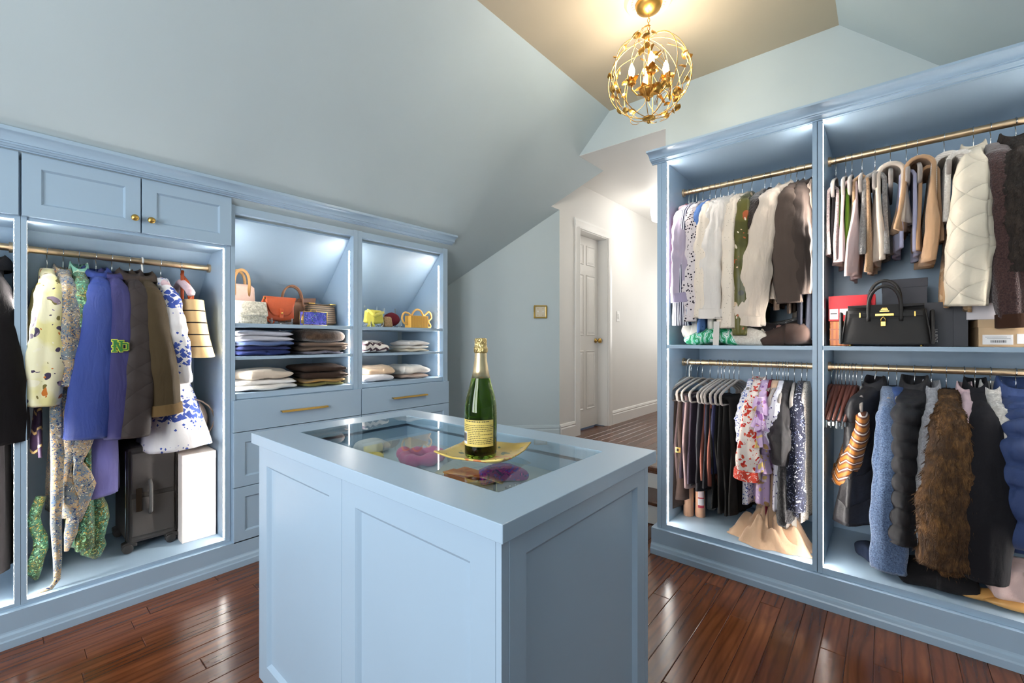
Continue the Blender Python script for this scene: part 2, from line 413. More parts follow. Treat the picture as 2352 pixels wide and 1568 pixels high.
# hall door: jamb + casing + six-panel leaf
tr = MB().box(DX0, YH, ZF, DX0+.02, 2.45, DZ).box(DX1-.02, YH, ZF, DX1, 2.45, DZ).box(DX0+.02, YH, DZ-.02, DX1-.02, 2.45, DZ)
trim1 = struct('trim_1', tr, M['trim'])
cs = [(0, 0), (.012, .0), (.02, .02), (.012, .07), (.012, .088), (0, .088)]
def casing(x_in, sgn, z0, z1):
    mb = MB(); mb.prism([(d, x_in+sgn*w) for d, w in cs], lambda p, t: (p[1], YH-p[0], t), z0, z1 if z1 else DZ); return mb
casing(DX0+.01, -1, ZF, DZ).build('casing', M['trim'], trim1)
casing(DX1-.01, 1, ZF, DZ).build('casing', M['trim'], trim1)
MB().prism([(d, DZ-.01+w) for d, w in cs], lambda p, t: (t, YH-p[0], p[1]), DX0-.085, DX1+.085).build('casing', M['trim'], trim1)
d1 = struct('door_1', MB().box(DX0+.022, 2.40, ZF+.012, DX1-.022, 2.435, DZ-.022), M['trim'])
def rpanel(x0, x1, z0, z1):
    i = .018; j = .04
    mb = MB(); y = 2.40
    def ring(x0, x1, z0, z1, yy): return [(x0, yy, z0), (x1, yy, z0), (x1, yy, z1), (x0, yy, z1)]
    vs = ring(x0, x1, z0, z1, y-.0005)+ring(x0+.006, x1-.006, z0+.006, z1-.006, y-.007)+ring(x0+i, x1-i, z0+i, z1-i, y-.001)+ring(x0+j, x1-j, z0+j, z1-j, y-.006)
    fs = [(12, 13, 14, 15)]
    for r in range(3):
        for k in range(4): fs.append((r*4+k, r*4+(k+1) % 4, r*4+4+(k+1) % 4, r*4+4+k))
    return mb.add(vs, fs)
for x0, x1 in ((DX0+.09, DX0+.275), (DX0+.325, DX1-.09)):
    for z0, z1 in ((ZF+.2, ZF+.82), (ZF+.98, ZF+1.62), (ZF+1.72, ZF+1.93)):
        rpanel(x0, x1, z0, z1).build('panel', M['trim'], d1)
kn = MB().lathe([(.001, 0), (.026, 0), (.026, .006), (.01, .012), (.01, .035), (.024, .042), (.028, .055), (.022, .068), (.001, .072)], 16, (DX1-.075, 2.40, 1.245), fn=lambda x, y, h: (x, -h, y))
kn.build('door_knob', M['brass'], d1, smooth=True)
for z in (.55, 1.3, 2.1): MB().box(DX0+.016, 2.392, z, DX0+.026, 2.402, z+.09).build('hinge', M['brass'], d1)
# baseboards
bp = [(0, 0), (.014, 0), (.014, .105), (.009, .115), (.013, .125), (.007, .145), (0, .15)]
def bb(name, p0, p1, nrm, z0, m, parent=None):
    p0, p1 = Vector(p0), Vector(p1); nrm = Vector(nrm).normalized()
    mb = MB(); n = len(bp)
    vs = [(p0.x+nrm.x*d, p0.y+nrm.y*d, z0+h) for d, h in bp]+[(p1.x+nrm.x*d, p1.y+nrm.y*d, z0+h) for d, h in bp]
    mb.add(vs, [tuple(range(n)), tuple(range(2*n-1, n-1, -1))]+[(i, (i+1) % n, n+(i+1) % n, n+i) for i in range(n)])
    return struct(name, mb, m)
bb('baseboard_hall_left', (DX1+.08, YH, 0), (6.5, YH, 0), (0, -1, 0), ZF, M['trim'])
bb('baseboard_hall_left', (3.37, YH, 0), (DX0-.08, YH, 0), (0, -1, 0), ZF, M['trim'])
bb('baseboard_diagonal', (3.363, 2.286, 0), (3.0, 2.649, 0), (-1, -1, 0), ZF, M['wall'])
bb('baseboard_diagonal', (3.0, 2.649, 0), (2.42, 3.229, 0), (-1, -1, 0), 0, M['wall'])
bb('baseboard_hall_end', (6.5, .9, 0), (6.5, 2.28, 0), (-1, 0, 0), ZF, M['trim'])
# small slit of hall floor support so the raised hall is closed towards the room
# wall switches
sw = thing('switch_plate', 'square brass light switch plate with two toggles on the pale blue wall', 'light switch', (3.237, 2.412, 1.51))
n45 = Vector((-1, -1, 0)).normalized(); t45 = Vector((1, -1, 0)).normalized()
def wallA(t, d, z): q = Vector((3.237, 2.412, 1.51))+t45*t+n45*d+Vector((0, 0, z)); return tuple(q)
def obox(mb, t0, t1, d0, d1_, z0, z1):
    vs = [wallA(t, d, z) for z in (z0, z1) for t, d in ((t0, d0), (t1, d0), (t1, d1_), (t0, d1_))]
    return mb.add(vs, [(0, 3, 2, 1), (4, 5, 6, 7), (0, 1, 5, 4), (1, 2, 6, 5), (2, 3, 7, 6), (3, 0, 4, 7)])
h = .06
fr = MB(); obox(fr, -h, h, 0, .012, h-.012, h); obox(fr, -h, h, 0, .012, -h, -h+.012); obox(fr, -h, -h+.012, 0, .012, -h+.012, h-.012); obox(fr, h-.012, h, 0, .012, -h+.012, h-.012)
fr.build('frame', M['brass'], sw, bevel=.002)
obox(MB(), -h+.012, h-.012, 0, .006, -h+.012, h-.012).build('face_plate', plain('pale_gold_plate', srgb(226, 214, 190), .35, .4), sw)
for t in (-.023, .023):
    obox(MB(), t-.004, t+.004, .006, .018, -.004, .01).build('toggle', M['trim'], sw)
    for z in (-.03, .03): obox(MB(), t-.003, t+.003, .006, .0085, z-.003, z+.003).build('screw', M['brass'], sw)
s2 = thing('switch_plate', 'small white light switch plate on the hall wall right of the door', 'light switch', (4.53, YH, 1.52))
MB().box(4.495, YH-.006, 1.46, 4.565, YH, 1.575).build('face_plate', M['trim'], s2, bevel=.002)
MB().box(4.52, YH-.012, 1.49, 4.54, YH-.006, 1.545).build('rocker', M['trim'], s2)
# hall ceiling light
hl = thing('ceiling_light', 'white glass drum ceiling light in the hall beside the right wardrobe', 'ceiling light', (4.62, 1.80, ZH))
MB().lathe([(.001, 0), (.09, 0), (.09, -.025), (.075, -.03), (.001, -.03)], 24, (4.62, 1.80, ZH)).build('canopy', M['chrome'], hl, smooth=True, sharp=40)
MB().lathe([(.085, -.03), (.13, -.06), (.135, -.16), (.12, -.25), (.06, -.275), (.001, -.28)], 24, (4.62, 1.80, ZH)).build('shade', emit('hall_lamp_glass', (1, .97, .92, 1), 3.5), hl, smooth=True)
pl = bpy.data.lights.new('hall_lamp', 'POINT'); pl.energy = 3.5; pl.color = (1, .95, .88); pl.shadow_soft_size = .2
po = bpy.data.objects.new('hall_lamp', pl); C.objects.link(po); po.parent = hl; po.location = (0, 0, -.55)

# ------------------------------------------------------------------ wardrobes
def frame_panel(mb_f, mb_p, mp, a0, a1, z0, z1, st, th=.02, rec=.009, bev=.008):
    """shaker frame and its recessed panel. mp(a,d,z)->xyz with d depth behind the front plane"""
    def ring(i, d): return [mp(a0+i, d, z0+i), mp(a1-i, d, z0+i), mp(a1-i, d, z1-i), mp(a0+i, d, z1-i)]
    R = [ring(0, th), ring(0, .0015), ring(.0015, 0), ring(st, 0), ring(st+bev*.4, .004), ring(st+bev, rec)]
    vs = sum(R, []); fs = [(0, 1, 2, 3)]
    for r in range(5):
        for k in range(4): fs.append((r*4+k, r*4+(k+1) % 4, r*4+4+(k+1) % 4, r*4+4+k))
    mb_f.add(vs, fs)
    i = st+bev
    def rg(d): return [mp(a0+i, d, z0+i), mp(a1-i, d, z0+i), mp(a1-i, d, z1-i), mp(a0+i, d, z1-i)]
    mb_p.add(rg(rec)+rg(th*.9), [(0, 1, 2, 3), (7, 6, 5, 4), (0, 1, 5, 4), (1, 2, 6, 5), (2, 3, 7, 6), (3, 0, 4, 7)])
mpL = lambda y0: (lambda a, d, z: (a, y0+d, z))
mpR = lambda x0: (lambda a, d, z: (x0+d, a, z))
def rail(parent, p0, p1, r=.016, m=None):
    MB().tube([p0, p1], r, 20).build('hanging_rail', M['rod'], parent, smooth=True, sharp=40)
    for a, b in ((p0, p1), (p1, p0)):
        a, b = Vector(a), Vector(b); t = (b-a).normalized()
        MB().tube([a, a+t*.012], .024, 20).build('rail_socket', M['rod'], parent, smooth=True, sharp=40)
FY = 2.735
slope_in = lambda y: zs(y)-.02
YB = 3.335
ybr = 1.945+(2.79-.02-0)/MS
def side_poly(z0):
    zt = 2.0
    yk = YB
    return [(FY, z0), (YB, z0), (YB, slope_in(YB)), (2.755, slope_in(2.755)), (FY, zt-.002)]
def left_unit(label, x0, x1, in0, in1, kind):
    u = thing('wardrobe_unit', label, 'wardrobe', ((x0+x1)/2, 3.0, 0))
    zb = .15
    for a, b in ((x0, in0), (in1, x1)):
        MB().prism(side_poly(zb), lambda p, t: (t, p[0], p[1]), a, b).build('side_panel', M['cab'], u)
    # back: vertical part and slanted lining under the roof
    zk = slope_in(YB-.012)
    MB().box(in0, YB-.012, zb, in1, YB, zk).build('back_panel', M['cab'], u)
    y1 = 2.79
    MB().prism([(YB-.012, zk-.003), (y1, slope_in(y1)-.003), (y1, slope_in(y1)+.007), (YB-.012, zk+.007)], lambda p, t: (t, p[0], p[1]), in0, in1).build('sloped_panel', M['cab'], u)
    if kind == 'hang':
        MB().box(in0, FY, zb, in1, YB-.012, .162).build('bottom_panel', M['cab'], u)
        MB().box(in0, FY+.005, 1.752, in1, 2.985, 1.768).build('top_panel', M['cab'], u)
        rail(u, (in0, 3.0, 1.668), (in1, 3.0, 1.668))
        for s, xx in ((1, in0), (-1, in1)):
            a = MB().box(xx, FY+.022, .166, xx+s*.001, FY+.034, 1.75); lab(a.build('light_strip', M['led'], u), 'lit white LED strip')
    else:
        MB().box(in0, FY+.002, 1.955, in1, 2.775, 1.995).build('header', M['cab'], u)
        for zt, th in ((1.345, .022), (1.158, .018), (.951, .031)):
            ye = min(YB-.013, 3.3)
            MB().box(in0+.002, FY+.006, zt-th, in1-.002, ye, zt).build('shelf', M['cab'], u, bevel=.0015)
        MB().box(in0, FY+.005, .15, in1, YB-.02, .17).build('bottom_panel', M['cab'], u)
        MB().box(in0+.002, FY+.012, .9, in1-.002, FY+.02, .919).build('rail_strip', M['cab'], u)
        for s, xx in ((1, in0), (-1, in1)):
            for za, zb_ in ((.963, 1.138), (1.162, 1.322), (1.349, 1.86)):
                lab(MB().box(xx, FY+.052, za, xx+s*.001, FY+.064, zb_).build('light_strip', M['led'], u), 'lit white LED strip')
    return u
L1 = left_unit('hanging wardrobe bay at the left edge holding the long black coat', -.70, .061, -.671, .044, 'hang')
L2 = left_unit('hanging wardrobe bay with raincoats and a suitcase behind two small upper doors', .062, .826, .079, .803, 'hang')
L3 = left_unit('shelf and drawer unit with the orange saddle bag and folded jeans', .828, 1.591, .851, 1.56, 'shelf')
L4 = left_unit('shelf and drawer unit at the run end with the yellow wicker bag', 1.593, 2.396, 1.624, 2.35, 'shelf')
def sdoor(u, a0, a1, z0, z1, knob=None, yf=2.715, st=.055):
    f, p = MB(), MB(); frame_panel(f, p, mpL(yf), a0, a1, z0, z1, st)
    d = f.build('door', M['cab'], u); p.build('panel', M['cab'], d)
    if knob:
        kx, kz = knob
        lab(MB().lathe([(.001, 0), (.008, 0), (.006, .006), (.006, .012), (.013, .018), (.0155, .025), (.012, .031), (.001, .034)], 16, (kx, yf, kz), fn=lambda x, y, h: (x, -h, y)).build('knob', M['brass'], d, smooth=True), 'round brass knob')
for u, ds in ((L1, ((-.69, -.318, (-.345, 1.828)), (-.315, .056, None))), (L2, ((.064, .444, (.42, 1.828)), (.449, .828, (.481, 1.828))))):
    for a0, a1, k in ds: sdoor(u, a0, a1, 1.766, 2.027, k)
    MB().box(ds[0][0], 2.7355, 1.77, ds[1][1]-.005, 2.75, 1.985).build('cabinet_box', M['cab'], u)
def drawer(u, a0, a1, z0, z1, pull, flat):
    yf = 2.715; f, p = MB(), MB()
    if flat:
        d = MB().box(a0, yf, z0, a1, yf+.02, z1).build('drawer', M['cab'], u, bevel=.0015)
    else:
        frame_panel(f, p, mpL(yf), a0, a1, z0, z1, .055); d = f.build('drawer', M['cab'], u); p.build('panel', M['cab'], d)
    cx = (a0+a1)/2; z = (z0+z1)/2; hw_ = .14 if a1-a0 < .775 else .155
    hb = MB().prism([(0, .006), (-.022, .006), (-.03, -.004), (-.022, -.004), (-.02, .001), (0, .001)], lambda q, t: (t, yf+q[0], z+q[1]), cx-hw_, cx+hw_)
    lab(hb.build('handle', M['brass'], d), 'long brass edge pull')
for u, a0, a1 in ((L3, .838, 1.606), (L4, 1.611, 2.394)):
    drawer(u, a0, a1, .742, .916, 1, True); drawer(u, a0, a1, .437, .738, 1, False); drawer(u, a0, a1, .132, .433, 1, False)
# left crown and plinth run
cl = [(2.63, 2.094), (2.63, 2.081), (2.637, 2.077), (2.648, 2.071), (2.658, 2.062), (2.664, 2.053), (2.672, 2.053), (2.673, 2.047), (2.681, 2.043), (2.688, 2.036), (2.70, 2.036), (2.70, 2.030), (2.712, 2.030), (2.712, 2.030), (2.66, 2.083)]
cl = [(2.63, 2.096), (2.63, 2.082)]+[(2.632+.036*math.sin(a), 2.048+.032*math.cos(a)) for a in [PI/2*k/7 for k in range(8)]]+[(2.676, 2.048), (2.676, 2.041), (2.683, 2.0405), (2.69, 2.034), (2.70, 2.034), (2.70, 2.0285), (2.7115, 2.0285), (2.652, 2.094)]
cm = thing('crown_moulding', 'pale blue crown moulding running along the top of the left wardrobes', 'moulding', (.85, 2.67, 2.03))
MB().prism(cl, lambda p, t: (t, p[0], p[1]), -1.88, 2.415).build('moulding', M['cab'], cm, smooth=True, sharp=24)
pl_ = thing('plinth', 'pale blue plinth with base moulding under the left wardrobes', 'plinth', (.85, 2.72, 0))
pp = [(2.70, 0), (2.70, .03), (2.703, .036), (2.706, .05), (2.713, .058), (2.715, .064), (2.715, .139), (2.735, .141), (2.735, .1495), (2.95, .1495), (2.95, 0)]
MB().prism(pp, lambda p, t: (t, p[0], p[1]), -1.88, 2.40).build('base_board', M['cab'], pl_)
# filler wall of cabinets left of the first bay (out of frame)
lf = thing('wardrobe_unit', 'plain tall wardrobe panel left of the black coat bay', 'wardrobe', (-1.3, 3, 0))
MB().prism(side_poly(.15), lambda p, t: (t, p[0], p[1]), -1.88, -.702).build('cabinet_box', M['cab'], lf)

# right wardrobe
FX, XBK = 2.52, 3.13
def right_unit(label, y0, y1, i0, i1):
    u = thing('wardrobe_unit', label, 'wardrobe', (2.82, (y0+y1)/2, 0))
    for a, b in ((y0, i0), (i1, y1)):
        MB().box(FX, a, .15, XBK, b, 2.3).build('side_panel', M['cab'], u)
    MB().box(XBK-.012, min(i0, i1), .15, XBK, max(i0, i1), 2.3).build('back_panel', M['cab'], u)
    MB().box(FX, i0, .15, XBK-.012, i1, .178).build('bottom_panel', M['cab'], u)
    MB().box(FX, i0, 2.284, XBK-.012, i1, 2.306).build('top_panel', M['cab'], u)
    lo, hi = min(i0, i1), max(i0, i1)
    MB().box(FX+.002, lo, 1.203, XBK-.012, hi, 1.222).build('shelf', M['cab'], u, bevel=.0015)
    rail(u, (2.8, lo, 2.175), (2.8, hi, 2.175)); rail(u, (2.8, lo, 1.113), (2.8, hi, 1.113))
    for s, yy in ((-1, hi), (1, lo)):
        for za, zb in ((.182, 1.2), (1.226, 2.28)):
            lab(MB().box(FX+.022, yy, za, FX+.034, yy+s*.001, zb).build('light_strip', M['led'], u), 'lit white LED strip')
    return u
R1 = right_unit('tall open wardrobe bay nearest the hall with white shirts above dark trousers', 1.02, .243, .967, .262)
R2 = right_unit('tall open wardrobe bay with the quilted cream jacket above winter coats', .241, -.60, .222, -.57)
for u, y in ((R1, .993), (R1, .2435), (R2, .2405)):
    pass
MB().box(FX-.0035, .995, .152, FX, 1.018, 2.29).build('face_strip', M['cab'], R1)
MB().box(FX-.0035, .2315+.013, .152, FX, .2605, 2.29).build('face_strip', M['cab'], R1)
MB().box(FX-.0035, .2235, .152, FX, .2395, 2.29).build('face_strip', M['cab'], R2)
cr = [(2.42, 2.337), (2.42, 2.328), (2.428, 2.325), (2.444, 2.316), (2.456, 2.304), (2.464, 2.292), (2.474, 2.292), (2.475, 2.285), (2.486, 2.281), (2.496, 2.272), (2.508, 2.272), (2.508, 2.262), (2.517, 2.262), (2.517, 2.337)]
cr = [(x, z+.028 if z < 2.33 and z < 2.30 else z) for x, z in cr]
cr = [(2.42, 2.337), (2.42, 2.329), (2.43, 2.326), (2.446, 2.32), (2.458, 2.312), (2.466, 2.304), (2.476, 2.304), (2.477, 2.3), (2.488, 2.297), (2.497, 2.291), (2.508, 2.291), (2.508, 2.285), (2.5195, 2.285), (2.5195, 2.307), (2.9, 2.307), (2.9, 2.337)]
cr = [(2.42, 2.337), (2.42, 2.327)]+[(2.423+.046*math.sin(a), 2.301+.025*math.cos(a)) for a in [PI/2*k/8 for k in range(9)]]+[(2.477, 2.301), (2.478, 2.296), (2.488, 2.295), (2.497, 2.290), (2.508, 2.290), (2.508, 2.285), (2.5195, 2.285), (2.5195, 2.307), (2.9, 2.307), (2.9, 2.337)]
c2 = thing('crown_moulding', 'pale blue crown moulding along the top of the right wardrobe', 'moulding', (2.5, .2, 2.285))
MB().prism(cr, lambda p, t: (p[0], t, p[1]), 1.046, -.515).build('moulding', M['cab'], c2, smooth=True, sharp=24)
p2 = thing('plinth', 'pale blue plinth with base moulding under the right wardrobe', 'plinth', (2.5, .2, 0))
pr = [(2.485, 0), (2.485, .03), (2.488, .037), (2.491, .05), (2.498, .058), (2.50, .064), (2.50, .147), (2.52, .1495), (2.9, .1495), (2.9, 0)]
MB().prism(pr, lambda p, t: (p[0], t, p[1]), 1.048, -.6).build('base_board', M['cab'], p2)
MB().box(3.0, 1.021, 0, XG-.002, 1.05, .32).build('end_filler', M['cab'], p2)

# ------------------------------------------------------------------ island
IX0, IX1, IY0, IY1, IZ = .567, 1.24, .504, 1.665, .93
isl = thing('island_cabinet', 'pale blue panelled island cabinet in the middle of the room', 'cabinet', (.9, 1.09, 0))
bx0, bx1, by0, by1 = .585, 1.222, .522, 1.647
zt = .8945
# carcass walls (hollow for the display well)
cz = MB().box(bx0+.02, by0+.02, .08, bx1-.02, by1-.02, .78)
cz.box(bx0+.02, by0+.02, .78, bx0+.05, by1-.02, zt).box(bx1-.05, by0+.02, .78, bx1-.02, by1-.02, zt).box(bx0+.05, by0+.02, .78, bx1-.05, by0+.05, zt).box(bx0+.05, by1-.05, .78, bx1-.05, by1-.02, zt)
cz.build('carcass', M['cab'], isl)
MB().box(bx0+.03, by0+.03, 0, bx1-.03, by1-.03, .08).build('toe_kick', M['cab'], isl)
def idoor(mp, a0, a1, name):
    f, p = MB(), MB(); frame_panel(f, p, mp, a0, a1, .085, zt-.001, .066, rec=.011, bev=.012)
    d = f.build(name, M['cab'], isl); p.build('panel', M['cab'], d); return d
idoor(mpR(bx0), 1.0855, by1-.0015, 'door'); idoor(mpR(bx0), .5365, 1.0845, 'door')
MB().box(bx0, by0+.0005, .085, bx0+.02, .5355, zt-.001).build('corner_post', M['cab'], isl)
f, p = MB(), MB(); frame_panel(f, p, mpL(by0), bx0+.0205, bx1-.0205, .085, zt-.001, .05, rec=.011, bev=.012)
d = f.build('end_panel', M['cab'], isl); p.build('panel', M['cab'], d)
MB().box(bx1-.02, by0+.0005, .085, bx1, by0+.02, zt-.001).build('corner_post', M['cab'], isl)
MB().box(bx1-.0195, by0+.02, .085, bx1, by1-.02, zt-.001).build('back_panel', M['cab'], isl)
MB().box(bx0+.02, by1-.0195, .085, bx1, by1, zt-.001).build('end_panel', M['cab'], isl)
GX0, GX1, GY0, GY1 = .683, 1.128, .618, 1.55
ct = thing('worktop', 'thick pale blue island top with a large glass viewing pane', 'worktop', (.9, 1.09, .895))
top = MB()
o4 = [(IX0, IY0), (IX1, IY0), (IX1, IY1), (IX0, IY1)]; i4 = [(GX0, GY0), (GX1, GY0), (GX1, GY1), (GX0, GY1)]
vs = [(x, y, .895) for x, y in o4]+[(x, y, IZ) for x, y in o4]+[(x, y, .895) for x, y in i4]+[(x, y, IZ) for x, y in i4]
fs = []
for k in range(4):
    j = (k+1) % 4
    fs += [(k, j, 4+j, 4+k), (4+k, 4+j, 12+j, 12+k), (12+k, 12+j, 8+j, 8+k), (8+k, 8+j, j, k)]
top.add(vs, fs).build('top_frame', M['cab'], ct, bevel=.0015)
lab(MB().box(GX0+.0015, GY0+.0015, IZ-.0065, GX1-.0015, GY1-.0015, IZ-.0005).build('glass_pane', M['glass'], ct), 'clear glass viewing pane set into the top')
# display tray below the glass
dt = thing('display_tray', 'shallow pale blue display drawer under the island glass', 'drawer', (.9, 1.09, .80))
tz = .835
MB().box(bx0+.052, by0+.052, tz-.02, bx1-.052, by1-.052, tz).build('tray_floor', plain('pale_tray_lining', srgb(196, 206, 210), .6), dt)
rim = MB()
for a in ((GX0-.03, GY0-.03, GX0-.012, GY1+.03), (GX1+.012, GY0-.03, GX1+.03, GY1+.03), (GX0-.012, GY0-.03, GX1+.012, GY0-.012), (GX0-.012, GY1+.012, GX1+.012, GY1+.03)):
    rim.box(a[0], a[1], tz, a[2], a[3], .882)
rim.build('tray_rim', M['cab'], dt)
# ------------------------------------------------------------------ chandelier
CHX, CHY = 2.258, .961
md = thing('ceiling_medallion', 'round cream plaster ceiling medallion above the gold chandelier', 'medallion', (CHX, CHY, ZC))
mdm = plain('cream_plaster', srgb(222, 204, 172), .6)
MB().lathe([(.001, -.02), (.07, -.02), (.075, -.014), (.095, -.012), (.1, -.02), (.112, -.02), (.12, -.012), (.128, 0)], 48, (CHX, CHY, ZC-.0005)).build('disc', mdm, md, smooth=True, sharp=35)
for k in range(28):
    a = 2*PI*k/28; MB().sphere((CHX+.085*math.cos(a), CHY+.085*math.sin(a), ZC-.015), .0075, 8, (1, 1, .7)).build('relief_bead', mdm, md, smooth=True)
ch = thing('chandelier', 'gold wire globe chandelier with leaves and lit candle bulbs', 'chandelier', (CHX, CHY, ZC))
GZ, GR = 2.652, .215
gm = M['goldleaf']
MB().lathe([(.001, 0), (.068, 0), (.07, -.008), (.06, -.03), (.03, -.048), (.012, -.055), (.001, -.056)], 28, (CHX, CHY, ZC-.0205)).build('canopy', gm, ch, smooth=True)
def ringpts(c, r, ax, n=14, sy=1.0):
    out = []
    for k in range(n):
        a = 2*PI*k/n; u, v = r*math.cos(a), r*sy*math.sin(a)
        out.append((c[0]+(u if ax == 'x' else 0), c[1]+(u if ax == 'y' else 0), c[2]+v))
    return out
z = ZC-.088
for k in range(5):
    MB().tube(ringpts((CHX, CHY, z), .0065, 'xy'[k % 2], 12, 1.9), .0016, 6, closed=True).build('chain_link', gm, ch, smooth=True); z -= .0215
MB().tube([(CHX, CHY, GZ+GR+.035), (CHX, CHY, GZ-.10)], .005, 10).build('stem', gm, ch, smooth=True)
MB().lathe([(.001, -.125), (.008, -.122), (.01, -.112), (.006, -.104), (.02, -.1), (.045, -.075), (.052, -.062), (.048, -.062), (.04, -.073), (.001, -.085)], 24, (CHX, CHY, GZ)).build('bowl', gm, ch, smooth=True)
MB().lathe([(.001, -.245), (.008, -.24), (.009, -.232), (.005, -.226), (.03, -.222), (.034, -.214), (.012, -.208), (.001, -.205)], 20, (CHX, CHY, GZ)).build('finial', gm, ch, smooth=True)
def sph(r, th, ph): return (CHX+r*math.sin(th)*math.cos(ph), CHY+r*math.sin(th)*math.sin(ph), GZ+r*math.cos(th)*.985)
for k in range(4):
    ph = PI*k/4+.3; pts = [sph(GR, 2*PI*i/48, ph) for i in range(48)]
    MB().tube(pts, .0021, 7, closed=True).build('hoop', gm, ch, smooth=True)
rc = random.Random(3)
lm = MB()
lm.grid(lambda u, v: ((u)*.046, (v-.5)*.03*math.sin(PI*min(1, u*1.0+.02))**.8, .006*math.sin(PI*u)-.22*abs(v-.5)*.03+.0012*math.sin(u*26)*abs(v-.5)*2), 9, 7)
LEAF = lm.data('leaf', gm, True)
def leaf(p, d, roll):
    o = bpy.data.objects.new('leaf', LEAF); C.objects.link(o); o.parent = ch
    d = Vector(d).normalized(); q = d.to_track_quat('X', 'Z'); o.rotation_mode = 'QUATERNION'
    from mathutils import Quaternion
    o.rotation_quaternion = q @ Quaternion((1, 0, 0), roll); o.location = Vector(p)-ch.location
    s = rc.uniform(.85, 1.2); o.scale = (s, s, s)
for k in range(16):
    ph = rc.uniform(0, 2*PI); th0 = rc.uniform(.15, .5); pts = []; n = 26; dph = rc.uniform(.7, 1.6)*rc.choice((-1, 1)); wob = rc.uniform(.1, .25); w0 = rc.uniform(0, 6)
    for i in range(n):
        t = i/(n-1); th = th0+t*(2.75-th0); r = GR*(1.0+.06*math.sin(w0+t*9)+.03*math.sin(t*17+w0))
        pts.append(sph(r, th, ph+dph*t+wob*math.sin(w0+t*10)))
    MB().tube(pts, .0014, 5).build('vine', gm, ch, smooth=True)
    for i in rc.sample(range(2, n-2), 4):
        p = Vector(pts[i]); tdir = Vector(pts[i+1])-p; side = tdir.cross(p-Vector((CHX, CHY, GZ))).normalized()*rc.choice((-1, 1))
        leaf(p, tdir.normalized()*.4+side+Vector((0, 0, rc.uniform(-.4, .4))), rc.uniform(0, 6))
bulbm = emit('warm_bulb_glow', (1, .86, .6, 1), 26)
for k in range(4):
    a = PI/2*k+.55; bx, by = CHX+.088*math.cos(a), CHY+.088*math.sin(a); bz = GZ+.0
    pts = [(CHX+.02*math.cos(a), CHY+.02*math.sin(a), GZ-.09), (CHX+.06*math.cos(a), CHY+.06*math.sin(a), GZ-.085), (CHX+.086*math.cos(a), CHY+.086*math.sin(a), GZ-.055), (bx, by, bz-.02)]
    arm = MB().tube(pts, .004, 8).build('arm', gm, ch, smooth=True)
    MB().lathe([(.001, 0), (.02, .003), (.024, .012), (.012, .014), (.012, .045), (.001, .045)], 14, (bx, by, bz-.03)).build('candle_socket', gm, ch, smooth=True, sharp=40)
    lab(MB().lathe([(.006, 0), (.014, .012), (.0165, .028), (.012, .05), (.004, .068), (.001, .072)], 14, (bx, by, bz+.015)).build('bulb', bulbm, ch, smooth=True), 'glowing warm candle bulb')
    for j in range(5):
        aa = a+j*2*PI/5; leaf((bx, by, bz-.02), (math.cos(aa), math.sin(aa), .8), 0)
    L = bpy.data.lights.new('bulb_light', 'POINT'); L.energy = 3.0; L.color = (1, .89, .74); L.shadow_soft_size = .03
    lo = bpy.data.objects.new('bulb_light', L); C.objects.link(lo); lo.parent = ch; lo.location = (bx-CHX, by-CHY, bz+.10-ZC)

